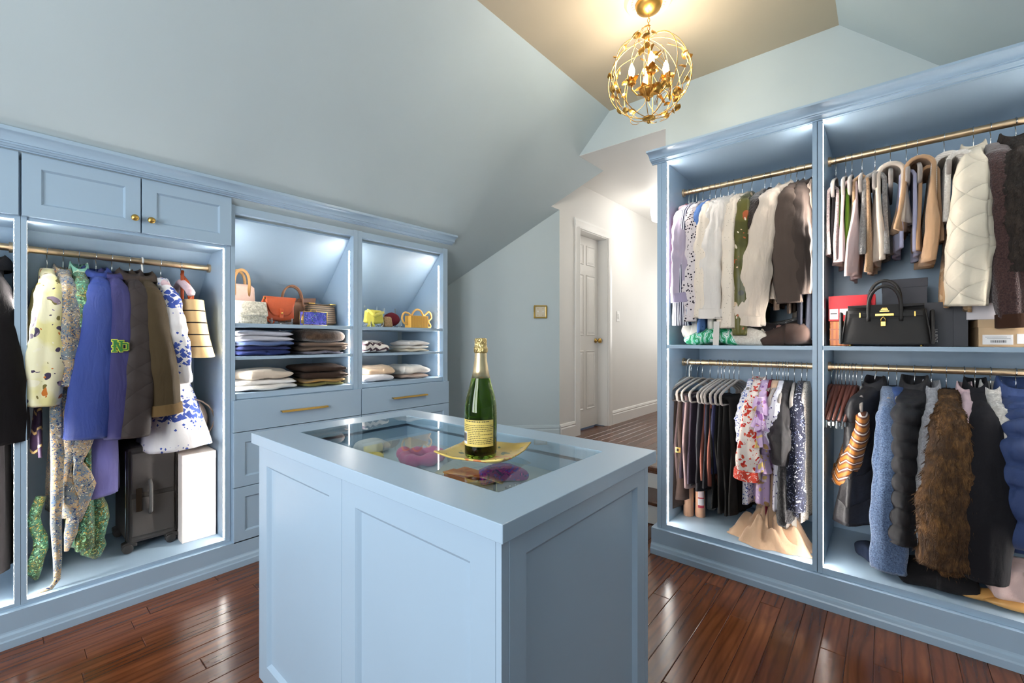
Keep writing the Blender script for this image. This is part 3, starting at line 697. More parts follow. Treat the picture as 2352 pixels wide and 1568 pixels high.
# ------------------------------------------------------------------ clothes: generators
RT, RB, LT = 'RT', 'RB', 'LT'
def rod_pos(rod, s):
    if rod == RT: return (2.8, s, 2.175), PI
    if rod == RB: return (2.8, s, 1.113), PI
    return (s, 3.0, 1.668), -PI/2
HK = .1                                         # hook length
_hm = {}
def hanger_meshes(style, w=.195):
    if (style, w) in _hm: return _hm[(style, w)]
    r = .0195; hk = [(r*math.cos(a), 0, r*math.sin(a)) for a in [math.radians(q) for q in range(-35, 215, 18)]]
    hk += [(-.012, 0, -.02), (-.003, 0, -.03), (0, 0, -.045), (0, 0, -HK+.004)]
    out = []
    hm = {'velvet': M['chrome'], 'white': M['trim'], 'clip': M['chrome'], 'padded': M['chrome'], 'brasshook': M['brass']}[style]
    out.append(('hook', MB().tube(hk, .0018 if style != 'white' else .0042, 6).data('hook', hm, True)))
    bm_ = {'velvet': M['velvet'], 'brasshook': M['velvet'], 'white': M['trim'], 'clip': plain('brown_leather_hanger', srgb(92, 52, 44), .45), 'padded': cloth(232, 200, 205)}[style]
    z0 = -HK
    if style == 'clip':
        pts = [(-.19, 0, z0-.15), (-.14, 0, z0-.105), (-.07, 0, z0-.04), (-.025, 0, z0-.004), (0, 0, z0), (.025, 0, z0-.004), (.07, 0, z0-.04), (.14, 0, z0-.105), (.19, 0, z0-.15)]
        out.append(('arm', MB().tube(pts, [.006, .008, .009, .009, .009, .009, .009, .008, .006], 8, flat=1.5).data('arm', bm_, True)))
        for sx in (-1, 1):
            cl_ = MB().box(sx*.185-.011, -.006, z0-.175, sx*.185+.011, .006, z0-.158)
            cl_.tube([(sx*.185, 0, z0-.16), (sx*.18, 0, z0-.14)], .004, 6).tube([(sx*.2, -.006, z0-.15), (sx*.205, -.006, z0-.185)], .003, 6)
            out.append(('clip', cl_.data('clip', M['chrome'])))
    else:
        rr = .0055 if style != 'padded' else .02
        sh = [(-w, 0, z0-.068), (-w+.03, 0, z0-.05), (-.13, 0, z0-.035), (-.06, 0, z0-.012), (-.02, 0, z0+.002), (0, 0, z0+.004), (.02, 0, z0+.002), (.06, 0, z0-.012), (.13, 0, z0-.035), (w-.03, 0, z0-.05), (w, 0, z0-.068)]
        if style != 'padded':
            full = sh+[(w+.004, 0, z0-.085), (w-.004, 0, z0-.118), (w-.02, 0, z0-.126), (0, 0, z0-.126), (-w+.02, 0, z0-.126), (-w+.004, 0, z0-.118), (-w-.004, 0, z0-.085)]
            out.append(('shoulder_frame', MB().tube(full, rr, 8, closed=True, flat=1.5, up=(0, 1, 0)).data('shoulder_frame', bm_, True)))
        else:
            out.append(('shoulder_frame', MB().tube(sh, rr, 10).data('shoulder_frame', bm_, True)))
    _hm[(style, w)] = out; return out
def hanger(rod, s, label, style='velvet', rz=0, group=None, w=.195):
    p, r = rod_pos(rod, s)
    h = thing('clothes_hanger', label, 'hanger', p, r+rz, group)
    for n, me in hanger_meshes(style, w):
        o = bpy.data.objects.new(n, me); C.objects.link(o); o.parent = h
    return h

def interp(ctrl, z):
    zz = [c[0] for c in ctrl]
    if z >= zz[0]: return ctrl[0][1:]
    for a, b in zip(ctrl[:-1], ctrl[1:]):
        if b[0] <= z <= a[0]:
            t = (a[0]-z)/(a[0]-b[0]); t = t*t*(3-2*t)*.5+t*.5
            return tuple(p+(q-p)*t for p, q in zip(a[1:], b[1:]))
    return ctrl[-1][1:]
def body(ctrl, seed=0, fold=.008, nseg=44, dzr=.018, puff=0, pstep=.07, hemw=.008, k0=7, jitter=0, ex=2.5):
    """closed hanging body; ctrl rows (z, halfwidth, halfthick, yoff, xoff)"""
    rd = random.Random(seed); ph = [rd.uniform(0, 6.28) for _ in range(6)]
    z0, z1 = ctrl[0][0], ctrl[-1][0]; n = max(12, int((z0-z1)/(.0085 if puff else dzr))); mb = MB(); rows = []
    def ring(z, inset=0, dz=0):
        row = []; w, d, yo, xo = interp(ctrl, z); g = max(0, min(1, (z0-.12-z)/max(.15, (z0-z1)*.6)))
        for k in range(nseg):
            th = 2*PI*k/nseg; c, s = math.cos(th), math.sin(th)
            x = math.copysign(abs(c)**(2/ex), c)*w; y = math.copysign(abs(s)**(2/ex), s)*d
            f = fold*g*(math.sin(k0*th+ph[0]+z*3)*.6+math.sin((k0*1.7)//1*th+ph[1]-z*4)*.4+.35*math.sin(3*th+ph[2]+z*5))
            b = 0
            if puff: b = puff*(abs(math.sin(PI*(z-z1)/pstep+.35*math.sin(2*th+ph[4])))**.5-.6)
            q = 1-inset
            x2 = x*q+c*(f*.5+b)+xo; y2 = y*q+s*(f+b)+yo+f*.25
            zz = z+dz+hemw*math.sin(2*th+ph[3])*max(0, 1-(z-z1)/.06) if z-z1 < .06 else z+dz
            if jitter: x2 += rd.uniform(-jitter, jitter); y2 += rd.uniform(-jitter, jitter); zz += rd.uniform(-jitter, jitter)
            row.append((x2, y2, zz))
        return row
    zl = [z0-(z0-z1)*(i/n) for i in range(n+1)]
    for z in zl: rows.append(ring(z))
    rows.append(ring(z1, .12, .012)); rows.append(ring(z1, .2, .05))
    vs = sum(rows, []); fs = []
    for i in range(len(rows)-1):
        for k in range(nseg): fs.append((i*nseg+k, i*nseg+(k+1) % nseg, (i+1)*nseg+(k+1) % nseg, (i+1)*nseg+k))
    fs.append(tuple(range(nseg))); fs.append(tuple(range(len(vs)-1, len(vs)-nseg-1, -1)))
    return mb.add(vs, fs)
def sleeve(pts, rads, seed=0, flat=.7, wr=.06, n=30, puff=0, pstep=.07, jitter=0, steps=60):
    rd = random.Random(seed); ph = [rd.uniform(0, 6.28) for _ in range(6)]
    P = [Vector(p) for p in pts]; m = len(P)
    def cr_(t):
        f = t*(m-1); i = min(int(f), m-2); u = f-i
        a, b, c, d = P[max(i-1, 0)], P[i], P[i+1], P[min(i+2, m-1)]
        q = .5*((2*b)+(c-a)*u+(2*a-5*b+4*c-d)*u*u+(3*b-a-3*c+d)*u**3)
        return q, rads[i]+(rads[i+1]-rads[i])*u
    rows = []; L = sum((P[i+1]-P[i]).length for i in range(m-1))
    for j in range(steps+1):
        t = j/steps; q, r = cr_(t); q2, _ = cr_(min(1, t+.01)); q1, _ = cr_(max(0, t-.01))
        T = (q2-q1).normalized(); a = Vector((1, 0, 0)); a = (a-T*a.dot(T)).normalized(); b = T.cross(a); row = []
        for k in range(n):
            th = 2*PI*k/n
            w = 1+wr*(math.sin(2*th+ph[0]+t*9)*.6+math.sin(3*th+ph[1]-t*14)*.5+math.sin(t*31+ph[2]+th)*.5+.5*math.sin(t*57+2*th+ph[3]))+wr*2.4*min(1, t*1.6)*(max(0, math.sin(3*th+ph[4]+t*1.2))**3-.8*max(0, math.sin(4*th+ph[5]-t))**4-.5*max(0, math.sin(7*th+ph[2]+t*.8))**3)
            if puff: w += 1.5*puff/max(r, .01)*(abs(math.sin(PI*t*L/pstep+.3*math.sin(2*th)))**.45-.6)
            v = q+a*(math.cos(th)*r*w*flat)+b*(math.sin(th)*r*w)
            if jitter: v += Vector((rd.uniform(-1, 1), rd.uniform(-1, 1), rd.uniform(-1, 1)))*jitter
            row.append(tuple(v))
        rows.append(row)
    q, r = cr_(1)
    last = rows[-1]; rows.append([tuple(q+(Vector(v)-q)*.82+Vector((0, 0, .008))) for v in last]); rows.append([tuple(q+(Vector(v)-q)*.7+Vector((0, 0, .04))) for v in last])
    mb = MB(); vs = sum(rows, []); fs = []
    for i in range(len(rows)-1):
        for k in range(n): fs.append((i*n+k, i*n+(k+1) % n, (i+1)*n+(k+1) % n, (i+1)*n+k))
    fs.append(tuple(range(n))); fs.append(tuple(range(len(vs)-1, len(vs)-n-1, -1)))
    return mb.add(vs, fs)
def fuzz(mb, n, ln, seed, m, parent, name='fur'):
    """short tufts standing on a mesh: too many to count"""
    rd = random.Random(seed); V = mb.v; out = MB(); vs = []; fs = []
    F = [f for f in mb.f if len(f) == 4]
    for i in range(n):
        f = rd.choice(F); a, b, c, d = (Vector(V[j]) for j in f); u, v = rd.random(), rd.random()
        p = a*(1-u)*(1-v)+b*u*(1-v)+c*u*v+d*(1-u)*v; nn = (b-a).cross(d-a)
        if nn.length < 1e-9: continue
        nn.normalize(); cdir = Vector((p.x, p.y, 0))
        if nn.dot(Vector((p.x-mb.v[0][0]*0, p.y, 0))) < 0: nn = -nn
        t = (nn*.5+Vector((rd.uniform(-.3, .3), rd.uniform(-.3, .3), -.9))).normalized(); s = t.cross(Vector((rd.uniform(-1, 1), rd.uniform(-1, 1), .3))).normalized()*.0022
        b0 = len(vs); tip = p+t*ln*rd.uniform(.6, 1.2)+nn*ln*.25; vs += [p-s, p+s, tip]; fs.append((b0, b0+1, b0+2))
    me = bpy.data.meshes.new(name); me.from_pydata([tuple(v) for v in vs], [], fs); me.materials.append(m)
    o = bpy.data.objects.new(name, me); C.objects.link(o); o.parent = parent; o['kind'] = 'stuff'; return o

SEED = [100]
def garment(name, label, cat, rod, s, mat, hem=.7, w=.2, th=.03, sl=None, sr=(.06, .05, .04), dy=0., sx=.0, elbow=.05, rz=0., fold=.008, collar=None, ctrl=None,
            hem_w=None, cuff=None, cmat=None, puff=0, pstep=.07, jitter=0, tufts=0, tlen=.02, hstyle='velvet', hlabel=None, top=None, no_hanger=False, flatw=.7, wr=.085, waist=None, yo=0., xo=0., k0=7, smat=None, backsleeve=True, neck=.05, bth=None):
    """hem, sl: lengths below the rail. w half shoulder width, th half thickness"""
    SEED[0] += 1; sd = SEED[0]
    p, r = rod_pos(rod, s); r += rz
    if not no_hanger:
        hanger(rod, s, hlabel or ('hanger carrying the '+label)[:110], hstyle, rz, w=min(.15, w-.03))
    g = thing(name, label, cat, p, r)
    zt = -(top if top else HK-.016); zsh = zt-.065
    bt = bth if bth else th*1.25
    if ctrl is None:
        hw_ = hem_w if hem_w else w*1.08
        ctrl = [(zt, neck, th*.7, 0, 0), (zt-.02, neck+.035, th*.8, 0, 0), (zsh, w*.93, th*.8, 0, 0), (zsh-.045, w, th, yo*.1, xo*.1)]
        if waist: ctrl += [(-waist[0], waist[1], th*1.05, yo*.6, xo*.6)]
        else: ctrl += [(-(hem*.55+.12), w*1.02, th*1.1, yo*.5, xo*.5)]
        ctrl += [(-hem, hw_, bt, yo, xo)]
    bmb = body(ctrl, sd, fold, puff=puff, pstep=pstep, jitter=jitter, k0=k0)
    bmb.build('body', mat, g, smooth=True, world=False)
    if tufts: fuzz(bmb, tufts, tlen, sd, mat, g)
    if sl:
        sm = smat or mat
        for sg in ((1, -1) if backsleeve else (1,)):
            L = sl+zsh
            dyy = dy if sg > 0 else -dy*.3
            pts = [(sg*(w-.075), 0, zsh+.022), (sg*(w-.03), dyy*.03, zsh-.012), (sg*(w+.008), dyy*.1, zsh-.07), (sg*(w+elbow*.8), dyy*.32, zsh-.07-L*.26), (sg*(w+elbow), dyy*.64, zsh-L*.64), (sg*(w+elbow*.7+sx), dyy, -sl)]
            rr = [sr[0]*.35, sr[0]*.62, sr[0]*.86, sr[0], sr[1], sr[2]]
            smb = sleeve(pts, rr, sd*2+sg, flatw, wr, puff=puff*.8, pstep=pstep, jitter=jitter)
            so = smb.build('sleeve', sm, g, smooth=True, world=False)
            if tufts: fuzz(smb, tufts//3, tlen, sd+sg, mat, g)
            if cuff:
                q = Vector(pts[-1]); dq = (q-Vector(pts[-2])).normalized()
                n = 18; a = Vector((1, 0, 0)); a = (a-dq*a.dot(dq)).normalized(); b = dq.cross(a); rc_ = sr[2]*1.06
                ring = lambda off, sc: [tuple(q+dq*off+a*math.cos(2*PI*k/n)*rc_*sc*flatw+b*math.sin(2*PI*k/n)*rc_*sc) for k in range(n)]
                rows = [ring(-.05, .98), ring(-.048, 1.06), ring(.004, 1.1), ring(.006, 1.0), ring(-.03, .9)]
                vs = sum(rows, []); fs = [(i*n+k, i*n+(k+1) % n, (i+1)*n+(k+1) % n, (i+1)*n+k) for i in range(4) for k in range(n)]
                cf = MB().add(vs, fs).build('cuff', cuff, so, smooth=True, world=False, sharp=50)
    if collar:
        cm_ = cmat or mat; h_, spread, typ = collar
        n = 28; rows = []
        prof = [(-.1, 1.02), (.5, .95), (1, .84), (1.03, .74), (.3, .66)] if typ == 'stand' else [(0, .9), (.75, .84), (1, .88), (.7, 1.18), (.05, 1.5), (-.1, 1.46)]
        for f_, q in prof:
            rows.append([((neck+.012)*q*math.cos(2*PI*k/n)*1.02, (th*.75+.012)*q*math.sin(2*PI*k/n), zt-.012+h_*f_*(1-.5*max(0, math.cos(2*PI*k/n)))-abs(math.cos(2*PI*k/n))*.012*q) for k in range(n)])
        vs = sum(rows, []); fs = [(i*n+k, i*n+(k+1) % n, (i+1)*n+(k+1) % n, (i+1)*n+k) for i in range(len(rows)-1) for k in range(n)]
        MB().add(vs, fs).build('collar', cm_, g, smooth=True, world=False)
    return g
def drape(name, label, cat, rod, s, mat, ztop, L1, L2, x0=-.17, x1=.19, gap=.014, rz=0., fold=.006, th=.012, gather=.85, hstyle='velvet', hlabel=None, no_hanger=False, lean=0., kx=5, flare=0., yo=0., legs=False, curl=0., tuck=0.):
    """cloth folded over the hanger bar: two hanging leaves joined by a bend"""
    SEED[0] += 1; rd = random.Random(SEED[0]); ph = [rd.uniform(0, 6.28) for _ in range(6)]
    p, r = rod_pos(rod, s); r += rz
    if not no_hanger: hanger(rod, s, hlabel or ('hanger carrying the '+label)[:110], hstyle, rz)
    g = thing(name, label, cat, p, r)
    gg = gap+th
    def fn(u, v):
        tot = L1+L2+PI*gg; d = v*tot
        if d < L1: y, z, dd = gg, -ztop-(L1-d), (L1-d)
        elif d < L1+PI*gg: a = (d-L1)/gg; y, z, dd = gg*math.cos(a), -ztop+gg*math.sin(a), 0
        else: dd = d-L1-PI*gg; y, z = -gg, -ztop-dd
        sg = 1 if y > 0 else -1; k = min(1, dd/.25)
        gth = gather+(1-gather)*k+flare*dd
        xm = (x0+x1)/2; x = xm+(x0+(x1-x0)*u-xm)*gth
        w = fold*(.25+k)*(math.sin(kx*2*u*PI*.5+ph[0]+dd*4*sg)+.5*math.sin(kx*1.7*u*PI+ph[1+(sg > 0)]+dd*7))
        x += .012*math.sin(dd*9+ph[3])*k+lean*dd
        y += w*(.3+.7*k)+sg*.012*k*math.sin(PI*u)*1.2+yo*dd
        if curl: y += curl*dd*dd*sg*(u-.3); 
        return (x, y, z-.01*math.sin(4*u+ph[4])*k-(tuck*(1-u) if dd > .3 else 0))
    mb = MB().grid(fn, 18, 46)
    o = mb.build('cloth', mat, g, smooth=True, world=False)
    sd = o.modifiers.new('thick', 'SOLIDIFY'); sd.thickness = th; sd.offset = 0
    return g
def folded(name, label, cat, loc, size, mat, rz=0., seed=0, droop=.0, tilt=(0, 0), layers=1, m2=None, round_=.45, bulge=.12):
    """a folded garment: soft slab with rounded folds; size (w, depth, h)"""
    g = thing(name, label, cat, loc, rz)
    rd = random.Random(seed+17); ph = [rd.uniform(0, 6.28) for _ in range(8)]
    w, d, h = size
    for l in range(layers):
        hl_ = h/layers; zz = l*hl_
        iw, idp = (1-.03*rd.random())*w/2, (1-.04*rd.random())*d/2
        def fn(u, v):
            # u around the cross-section, v over the width
            a = 2*PI*u; e = .55
            cx, cz_ = math.cos(a), math.sin(a)
            yy = math.copysign(abs(cx)**e, cx)*idp; z_ = math.copysign(abs(cz_)**.62, cz_)*hl_/2
            xx = (v-.5)*2; endf = (1-abs(xx)**7)**.5 if abs(xx) < 1 else 0
            endf = max(endf, .12)
            X_ = math.copysign(abs(xx)**.9, xx)*iw
            top = 1+bulge*math.sin(PI*v+ph[0]*.1)*(1 if z_ > 0 else 0)+.10*math.sin(5*v+ph[1]+yy*12)*(z_ > 0)
            z_ = z_*(.35+.65*endf)*top
            yy = yy*(.9+.1*endf)+.006*math.sin(7*v+ph[2]+l)
            X_ += .006*math.sin(yy*30+ph[3]+l*2)
            z_ += tilt[0]*X_+tilt[1]*yy+.004*math.sin(X_*34+ph[4])*math.sin(yy*26+ph[5])+hl_*.13*math.sin(X_*19+ph[6])*(.5+yy/d)+(z_ > 0)*hl_*.12*math.sin(yy*40+X_*11+ph[7])
            X_ += .010*math.sin(yy*17+ph[6]+l)*(1 if xx > 0 else -1); yy += .012*math.sin(X_*14+ph[7])*(yy < 0)
            return (X_, yy, zz+hl_/2+z_)
        mb = MB().grid(fn, 26, 24, cu=True)
        b0 = len(mb.v)-26*24
        mb.f += [tuple(b0+i*24 for i in range(26)), tuple(b0+i*24+23 for i in range(25, -1, -1))]
        mb.build('fabric_fold' if layers > 1 else 'folded_cloth', (m2 if (m2 and l % 2) else mat), g, smooth=True, world=False)
    return g
# ------------------------------------------------------------------ clothes: right wardrobe, upper rail by the hall
wht = cloth(240, 231, 222, .85, .05, wr=1.0); crm = cloth(238, 222, 203, .85, .06); ivory = cloth(234, 216, 197, .8, .06, wr=1.0)
blkc = cloth(28, 26, 28, .85, .2, .1); brn = cloth(84, 70, 64, .8, .15); drkbrn = cloth(58, 46, 42, .85, .2)
eyelet = spotted((238, 223, 205), (190, 172, 150), 75, .13, .85)
sh = dict(sr=(.052, .046, .036), fold=.006)
garment('top', 'hot pink sleeveless top with cream trim against the LED strip', 'top', RT, .931, cloth(214, 52, 104), hem=.66, w=.19, th=.014, collar=(.03, .1, 'stand'), cmat=crm, hlabel='hanger carrying the hot pink sleeveless top', hstyle='padded')
garment('shirt', 'lavender long-sleeved shirt with wide hanging cuff', 'shirt', RT, .906, cloth(190, 176, 196, .8, .07), hem=.60, w=.2, th=.02, sl=.70, dy=.012, elbow=.045, sr=(.05, .05, .054), cuff=cloth(176, 164, 192), hlabel='hanger carrying the lavender shirt')
garment('shirt', 'navy and white pinstriped shirt showing below the lavender sleeve', 'shirt', RT, .885, striped((60, 58, 84), (232, 230, 238), 95, 'y', .42), hem=.80, w=.2, th=.022, sl=.84, dy=-.012, elbow=.04, sr=(.045, .045, .05), hlabel='hanger carrying the pinstriped shirt')
leo = spotted((226, 214, 214), (44, 36, 48), 62, .28)
garment('blouse', 'black and white animal print blouse, left of the blue lace top', 'blouse', RT, .848, leo, hem=.74, w=.2, th=.022, sl=.82, dy=.005, elbow=.045, sr=(.045, .046, .034), collar=(.03, .1, 'stand'), hlabel='hanger carrying the animal print blouse')
garment('top', 'cornflower blue lace top with scalloped hem', 'top', RT, .806, spotted((96, 130, 190), (58, 84, 148), 60, .2), hem=.88, w=.2, th=.02, sl=.60, dy=.0, elbow=.02, sr=(.04, .036, .034), hlabel='hanger carrying the blue lace top')
garment('blouse', 'cream eyelet blouse with long narrow sleeve beside the blue lace top', 'blouse', RT, .774, eyelet, hem=.76, w=.2, th=.022, sl=.80, dy=-.01, elbow=.045, sr=(.045, .046, .044), wr=.12, hlabel='hanger carrying the cream eyelet blouse')
garment('blouse', 'white sheer blouse with ruffled hem, behind the crisp white shirt', 'blouse', RT, .745, cloth(240, 231, 222, .85, .04, wr=1.0), hem=.86, w=.19, th=.024, sl=.5, dy=.0, elbow=.02, fold=.012, hlabel='hanger carrying the white sheer blouse')
garment('shirt', 'crisp white shirt with wide straight cuff and stand collar', 'shirt', RT, .703, wht, hem=.76, w=.2, th=.026, sl=.80, dy=-.02, elbow=.05, sr=(.062, .066, .068), collar=(.035, .15, 'stand'), wr=.12, cuff=wht, hlabel='hanger carrying the crisp white shirt')
garment('shirt', 'second white cotton shirt behind the wide-cuffed one', 'shirt', RT, .672, cloth(236, 226, 214, .85, .05, wr=1.0), hem=.78, w=.19, th=.022, sl=.72, dy=.0, elbow=.03, hlabel='hanger carrying the second white cotton shirt')
garment('blouse', 'cream embroidered blouse with gathered cuff beside the olive silk blouse', 'blouse', RT, .628, eyelet, hem=.80, w=.2, th=.026, sl=.86, dy=-.015, elbow=.05, sr=(.055, .06, .05), wr=.12, collar=(.03, .1, 'fold'), fold=.01, hlabel='hanger carrying the cream embroidered blouse')
olv = printed((96, 92, 34), [(222, 190, 150), (180, 92, 50), (228, 214, 190), (58, 54, 40)], 16, .26, .3, .4, (78, 76, 26))
garment('blouse', 'shiny olive green blouse with pale flower print', 'blouse', RT, .578, olv, hem=.84, w=.2, th=.024, sl=.90, dy=-.01, elbow=.05, sr=(.046, .05, .034), wr=.055, hlabel='hanger carrying the olive flowered blouse')
garment('top', 'dark brown lace top left of the big cream shirt', 'top', RT, .513, woolly((44, 34, 30), (84, 70, 62), 120), hem=.72, w=.19, th=.022, sl=.62, dy=-.02, elbow=.03, sr=(.05, .05, .045), hlabel='hanger carrying the dark brown lace top')
garment('top', 'black ruffled top showing dark between olive and cream shirts', 'top', RT, .483, blkc, hem=.7, w=.17, th=.018, hlabel='hanger carrying the black ruffled top')
g = garment('shirt', 'large cream cotton shirt with buttoned cuff swinging forward', 'shirt', RT, .415, ivory, hem=.72, w=.2, th=.03, sl=.84, dy=-.10, elbow=.055, sr=(.062, .078, .066), collar=(.045, .2, 'fold'), rz=-.2, wr=.11, cuff=ivory, hlabel='hanger carrying the large cream shirt')
MB().lathe([(.001, 0), (.006, 0), (.006, .003), (.001, .004)], 12, (.28, -.10, -.82), fn=lambda x, y, h: (h, x, y)).build('button', plain('dark_button', srgb(90, 80, 72), .4), g, smooth=True, world=False)
garment('camisole', 'taupe camisole with thin black strap beside the cream shirt', 'top', RT, .389, cloth(132, 112, 100), hem=.64, w=.13, th=.016, top=.17, neck=.05, hlabel='hanger carrying the taupe camisole')
bz = cloth(92, 78, 70, .75, .12)
garment('blazer', 'brown blazer directly right of the large cream shirt', 'blazer', RT, .362, bz, hem=.72, w=.2, th=.03, sl=.74, dy=.02, elbow=.05, sr=(.055, .056, .05), collar=(.04, .2, 'fold'), rz=-.06, hlabel='hanger carrying the inner brown blazer')
garment('blazer', 'dark taupe blazer next to the middle post of the right wardrobe', 'blazer', RT, .325, cloth(76, 64, 58, .75, .12), hem=.66, w=.2, th=.028, sl=.70, dy=.01, elbow=.05, sr=(.05, .05, .046), collar=(.04, .2, 'fold'), hlabel='hanger carrying the dark taupe blazer')
garment('top', 'beige gathered top squeezed against the middle post', 'top', RT, .291, cloth(196, 172, 152), hem=.62, w=.19, th=.012, sl=.4, sr=(.02, .02, .02), elbow=.01, hlabel='hanger carrying the beige gathered top')
drape('trousers', 'navy satin trousers hanging low beside the middle post', 'trousers', RT, .302, cloth(48, 50, 62, .4), .36, .56, .52, x0=.0, x1=.2, gap=.004, no_hanger=True)
drape('trousers', 'brown cotton trousers showing under the cream shirt sleeve', 'trousers', RT, .40, cloth(106, 90, 78), .40, .38, .36, x0=.0, x1=.17, gap=.012, no_hanger=True)
# folded things on that shelf
SZ = 1.2225
def swirl():
    t = NT('swirl_print'); wv = t.n('ShaderNodeTexWave'); wv.inputs['Scale'].default_value = 9; wv.inputs['Distortion'].default_value = 9; wv.inputs['Detail'].default_value = 1.5; wv.inputs['Detail Scale'].default_value = 2.2
    t.l(t.coord(), wv.inputs['Vector'])
    return t.fin(t.ramp(wv.outputs['Fac'], [(0, srgb(30, 150, 96)), (.3, srgb(70, 196, 140)), (.5, srgb(230, 246, 232)), (.62, srgb(120, 214, 200)), (.82, srgb(40, 168, 110)), (.95, srgb(240, 248, 240))], 'CONSTANT'), .5)
green = swirl()
folded('scarf', 'green and white swirl printed scarf folded on the shelf', 'scarf', (2.68, .74, SZ), (.30, .24, .075), green, PI/2, 2, bulge=.5)
folded('sun_hat', 'white cloth visor lying behind the green scarf', 'hat', (2.78, .86, SZ), (.16, .22, .11), wht, PI/2+.2, 3, bulge=.6, tilt=(.3, 0))
MB().prism([(0, 0), (.03, 0), (.035, .13), (.005, .13)], lambda p, t: (2.535+t, .715-p[0], SZ+p[1]), 0, .004).build('ribbon', wht, thing('ribbon', 'flat white cloth ribbon hanging over the green scarf', 'ribbon', (2.54, .70, SZ)))
folded('sweater', 'cream fluffy sweater folded on the shelf under the white shirts', 'sweater', (2.69, .555, SZ), (.17, .25, .085), woolly((214, 200, 184), (246, 238, 226), 90), PI/2, 4, bulge=.3)
folded('blouse', 'black and cream printed blouse folded behind the dark brown sweater', 'blouse', (2.80, .40, SZ), (.24, .28, .13), printed((34, 28, 30), [(230, 220, 205), (160, 120, 110), (240, 235, 228), (120, 90, 80)], 34, .3, .3), PI/2, 5, bulge=.3)
folded('sweater', 'dark brown sweater folded at the right end of the shelf', 'sweater', (2.66, .385, SZ), (.235, .2, .085), cloth(72, 56, 50), PI/2, 6, bulge=.4)

# ------------------------------------------------------------------ upper rail, second bay
boucle = woolly((150, 130, 128), (216, 196, 192), 140)
drape('jacket', 'grey pink boucle jacket with black edge at the left end of the rail', 'jacket', RT, .19, boucle, .20, .33, .30, x0=-.15, x1=.2, gap=.006, hlabel='hanger carrying the grey pink boucle jacket')
drape('cardigan', 'black cardigan with white hem beside the boucle jacket', 'cardigan', RT, .172, blkc, .20, .28, .28, x0=-.15, x1=.19, gap=.004, no_hanger=True)
drape('top', 'bright green top almost hidden beside the pale pink cardigan', 'top', RT, .15, cloth(120, 164, 52), .21, .32, .30, x0=-.12, x1=.18, gap=.003, hlabel='hanger carrying the bright green top')
drape('cardigan', 'pale pink cardigan draped with a loose curled end', 'cardigan', RT, .125, cloth(226, 196, 192, .8, .06), .19, .43, .36, x0=-.15, x1=.2, gap=.012, lean=.03, fold=.011, yo=-.05, hlabel='hanger carrying the pale pink cardigan')
drape('cardigan', 'tan knit cardigan left of the grey one', 'cardigan', RT, .085, woolly((178, 138, 100), (206, 168, 128), 220), .18, .42, .28, x0=-.14, x1=.2, gap=.014, fold=.008, hlabel='hanger carrying the tan knit cardigan')
drape('sweater', 'mottled grey sweater draped in two even lobes', 'sweater', RT, .035, woolly((128, 124, 122), (176, 170, 166), 120), .19, .34, .33, x0=-.14, x1=.2, gap=.018, th=.018, hlabel='hanger carrying the mottled grey sweater')
drape('cardigan', 'cream wool cardigan with one short and one long lobe', 'cardigan', RT, -.022, cloth(232, 214, 196, .9, .06), .165, .24, .40, x0=-.14, x1=.2, gap=.026, th=.018, fold=.01, hlabel='hanger carrying the cream wool cardigan')
drape('top', 'pale lilac blue top behind the camel cardigan', 'top', RT, -.079, cloth(186, 186, 216, .8, .06), .19, .35, .33, x0=-.15, x1=.19, gap=.012, hlabel='hanger carrying the pale lilac blue top')
drape('cardigan', 'camel cardigan with several hanging folds in the middle of the rail', 'cardigan', RT, -.118, cloth(200, 160, 122, .85, .08), .165, .42, .27, x0=-.15, x1=.21, gap=.032, th=.014, fold=.016, kx=9, lean=.04, yo=-.06, hlabel='hanger carrying the camel cardigan')
drape('sweater', 'camel sweater sleeve tucked behind the camel cardigan', 'sweater', RT, -.15, cloth(192, 152, 114), .19, .30, .33, x0=-.12, x1=.18, gap=.016, no_hanger=True)
drape('sweater', 'white ribbed knit sweater left of the cream quilted jacket', 'sweater', RT, -.208, striped((234, 226, 216), (212, 202, 192), 120, 'z', .6), .17, .36, .36, x0=-.15, x1=.2, gap=.024, th=.02, hlabel='hanger carrying the white ribbed sweater')
drape('sweater', 'white waffle knit top tucked against the cream quilted jacket', 'sweater', RT, -.243, woolly((222, 214, 204), (246, 240, 232), 90), .17, .22, .26, x0=-.13, x1=.21, gap=.018, th=.018, no_hanger=True)
drape('scarf', 'tan and olive scarf hanging behind the cream quilted jacket', 'scarf', RT, -.235, printed((188, 150, 110), [(120, 96, 60), (206, 176, 140)], 20, .4, .6), .45, .36, .34, x0=-.02, x1=.17, gap=.014, no_hanger=True)
garment('jacket', 'long cream quilted jacket with hood, brightest coat on the upper rail', 'jacket', RT, -.30, quilted((240, 228, 206), 15), hem=.72, w=.2, th=.045, sl=.785, dy=-.02, elbow=.05, sr=(.056, .07, .062), collar=(.05, .2, 'stand'), fold=.012, wr=.05, hem_w=.21, rz=-.12, hlabel='hanger carrying the cream quilted jacket')
garment('coat', 'maroon brown wool coat with ribbed hem right of the cream quilted jacket', 'coat', RT, -.352, woolly((58, 40, 40), (98, 70, 66), 150), hem=.78, w=.19, th=.035, sl=.87, dy=.04, elbow=.03, sr=(.055, .052, .048), cuff=cloth(70, 46, 34), hlabel='hanger carrying the maroon wool coat')
garment('jacket', 'dark brown curly fur jacket at the right edge of the upper rail', 'jacket', RT, -.425, furry((30, 24, 20), (48, 38, 32), (66, 54, 46)), hem=.62, w=.2, th=.06, sl=.66, dy=.02, elbow=.03, sr=(.075, .075, .07), collar=(.06, .2, 'stand'), jitter=.004, tufts=2500, tlen=.014, hlabel='hanger carrying the curly fur jacket')

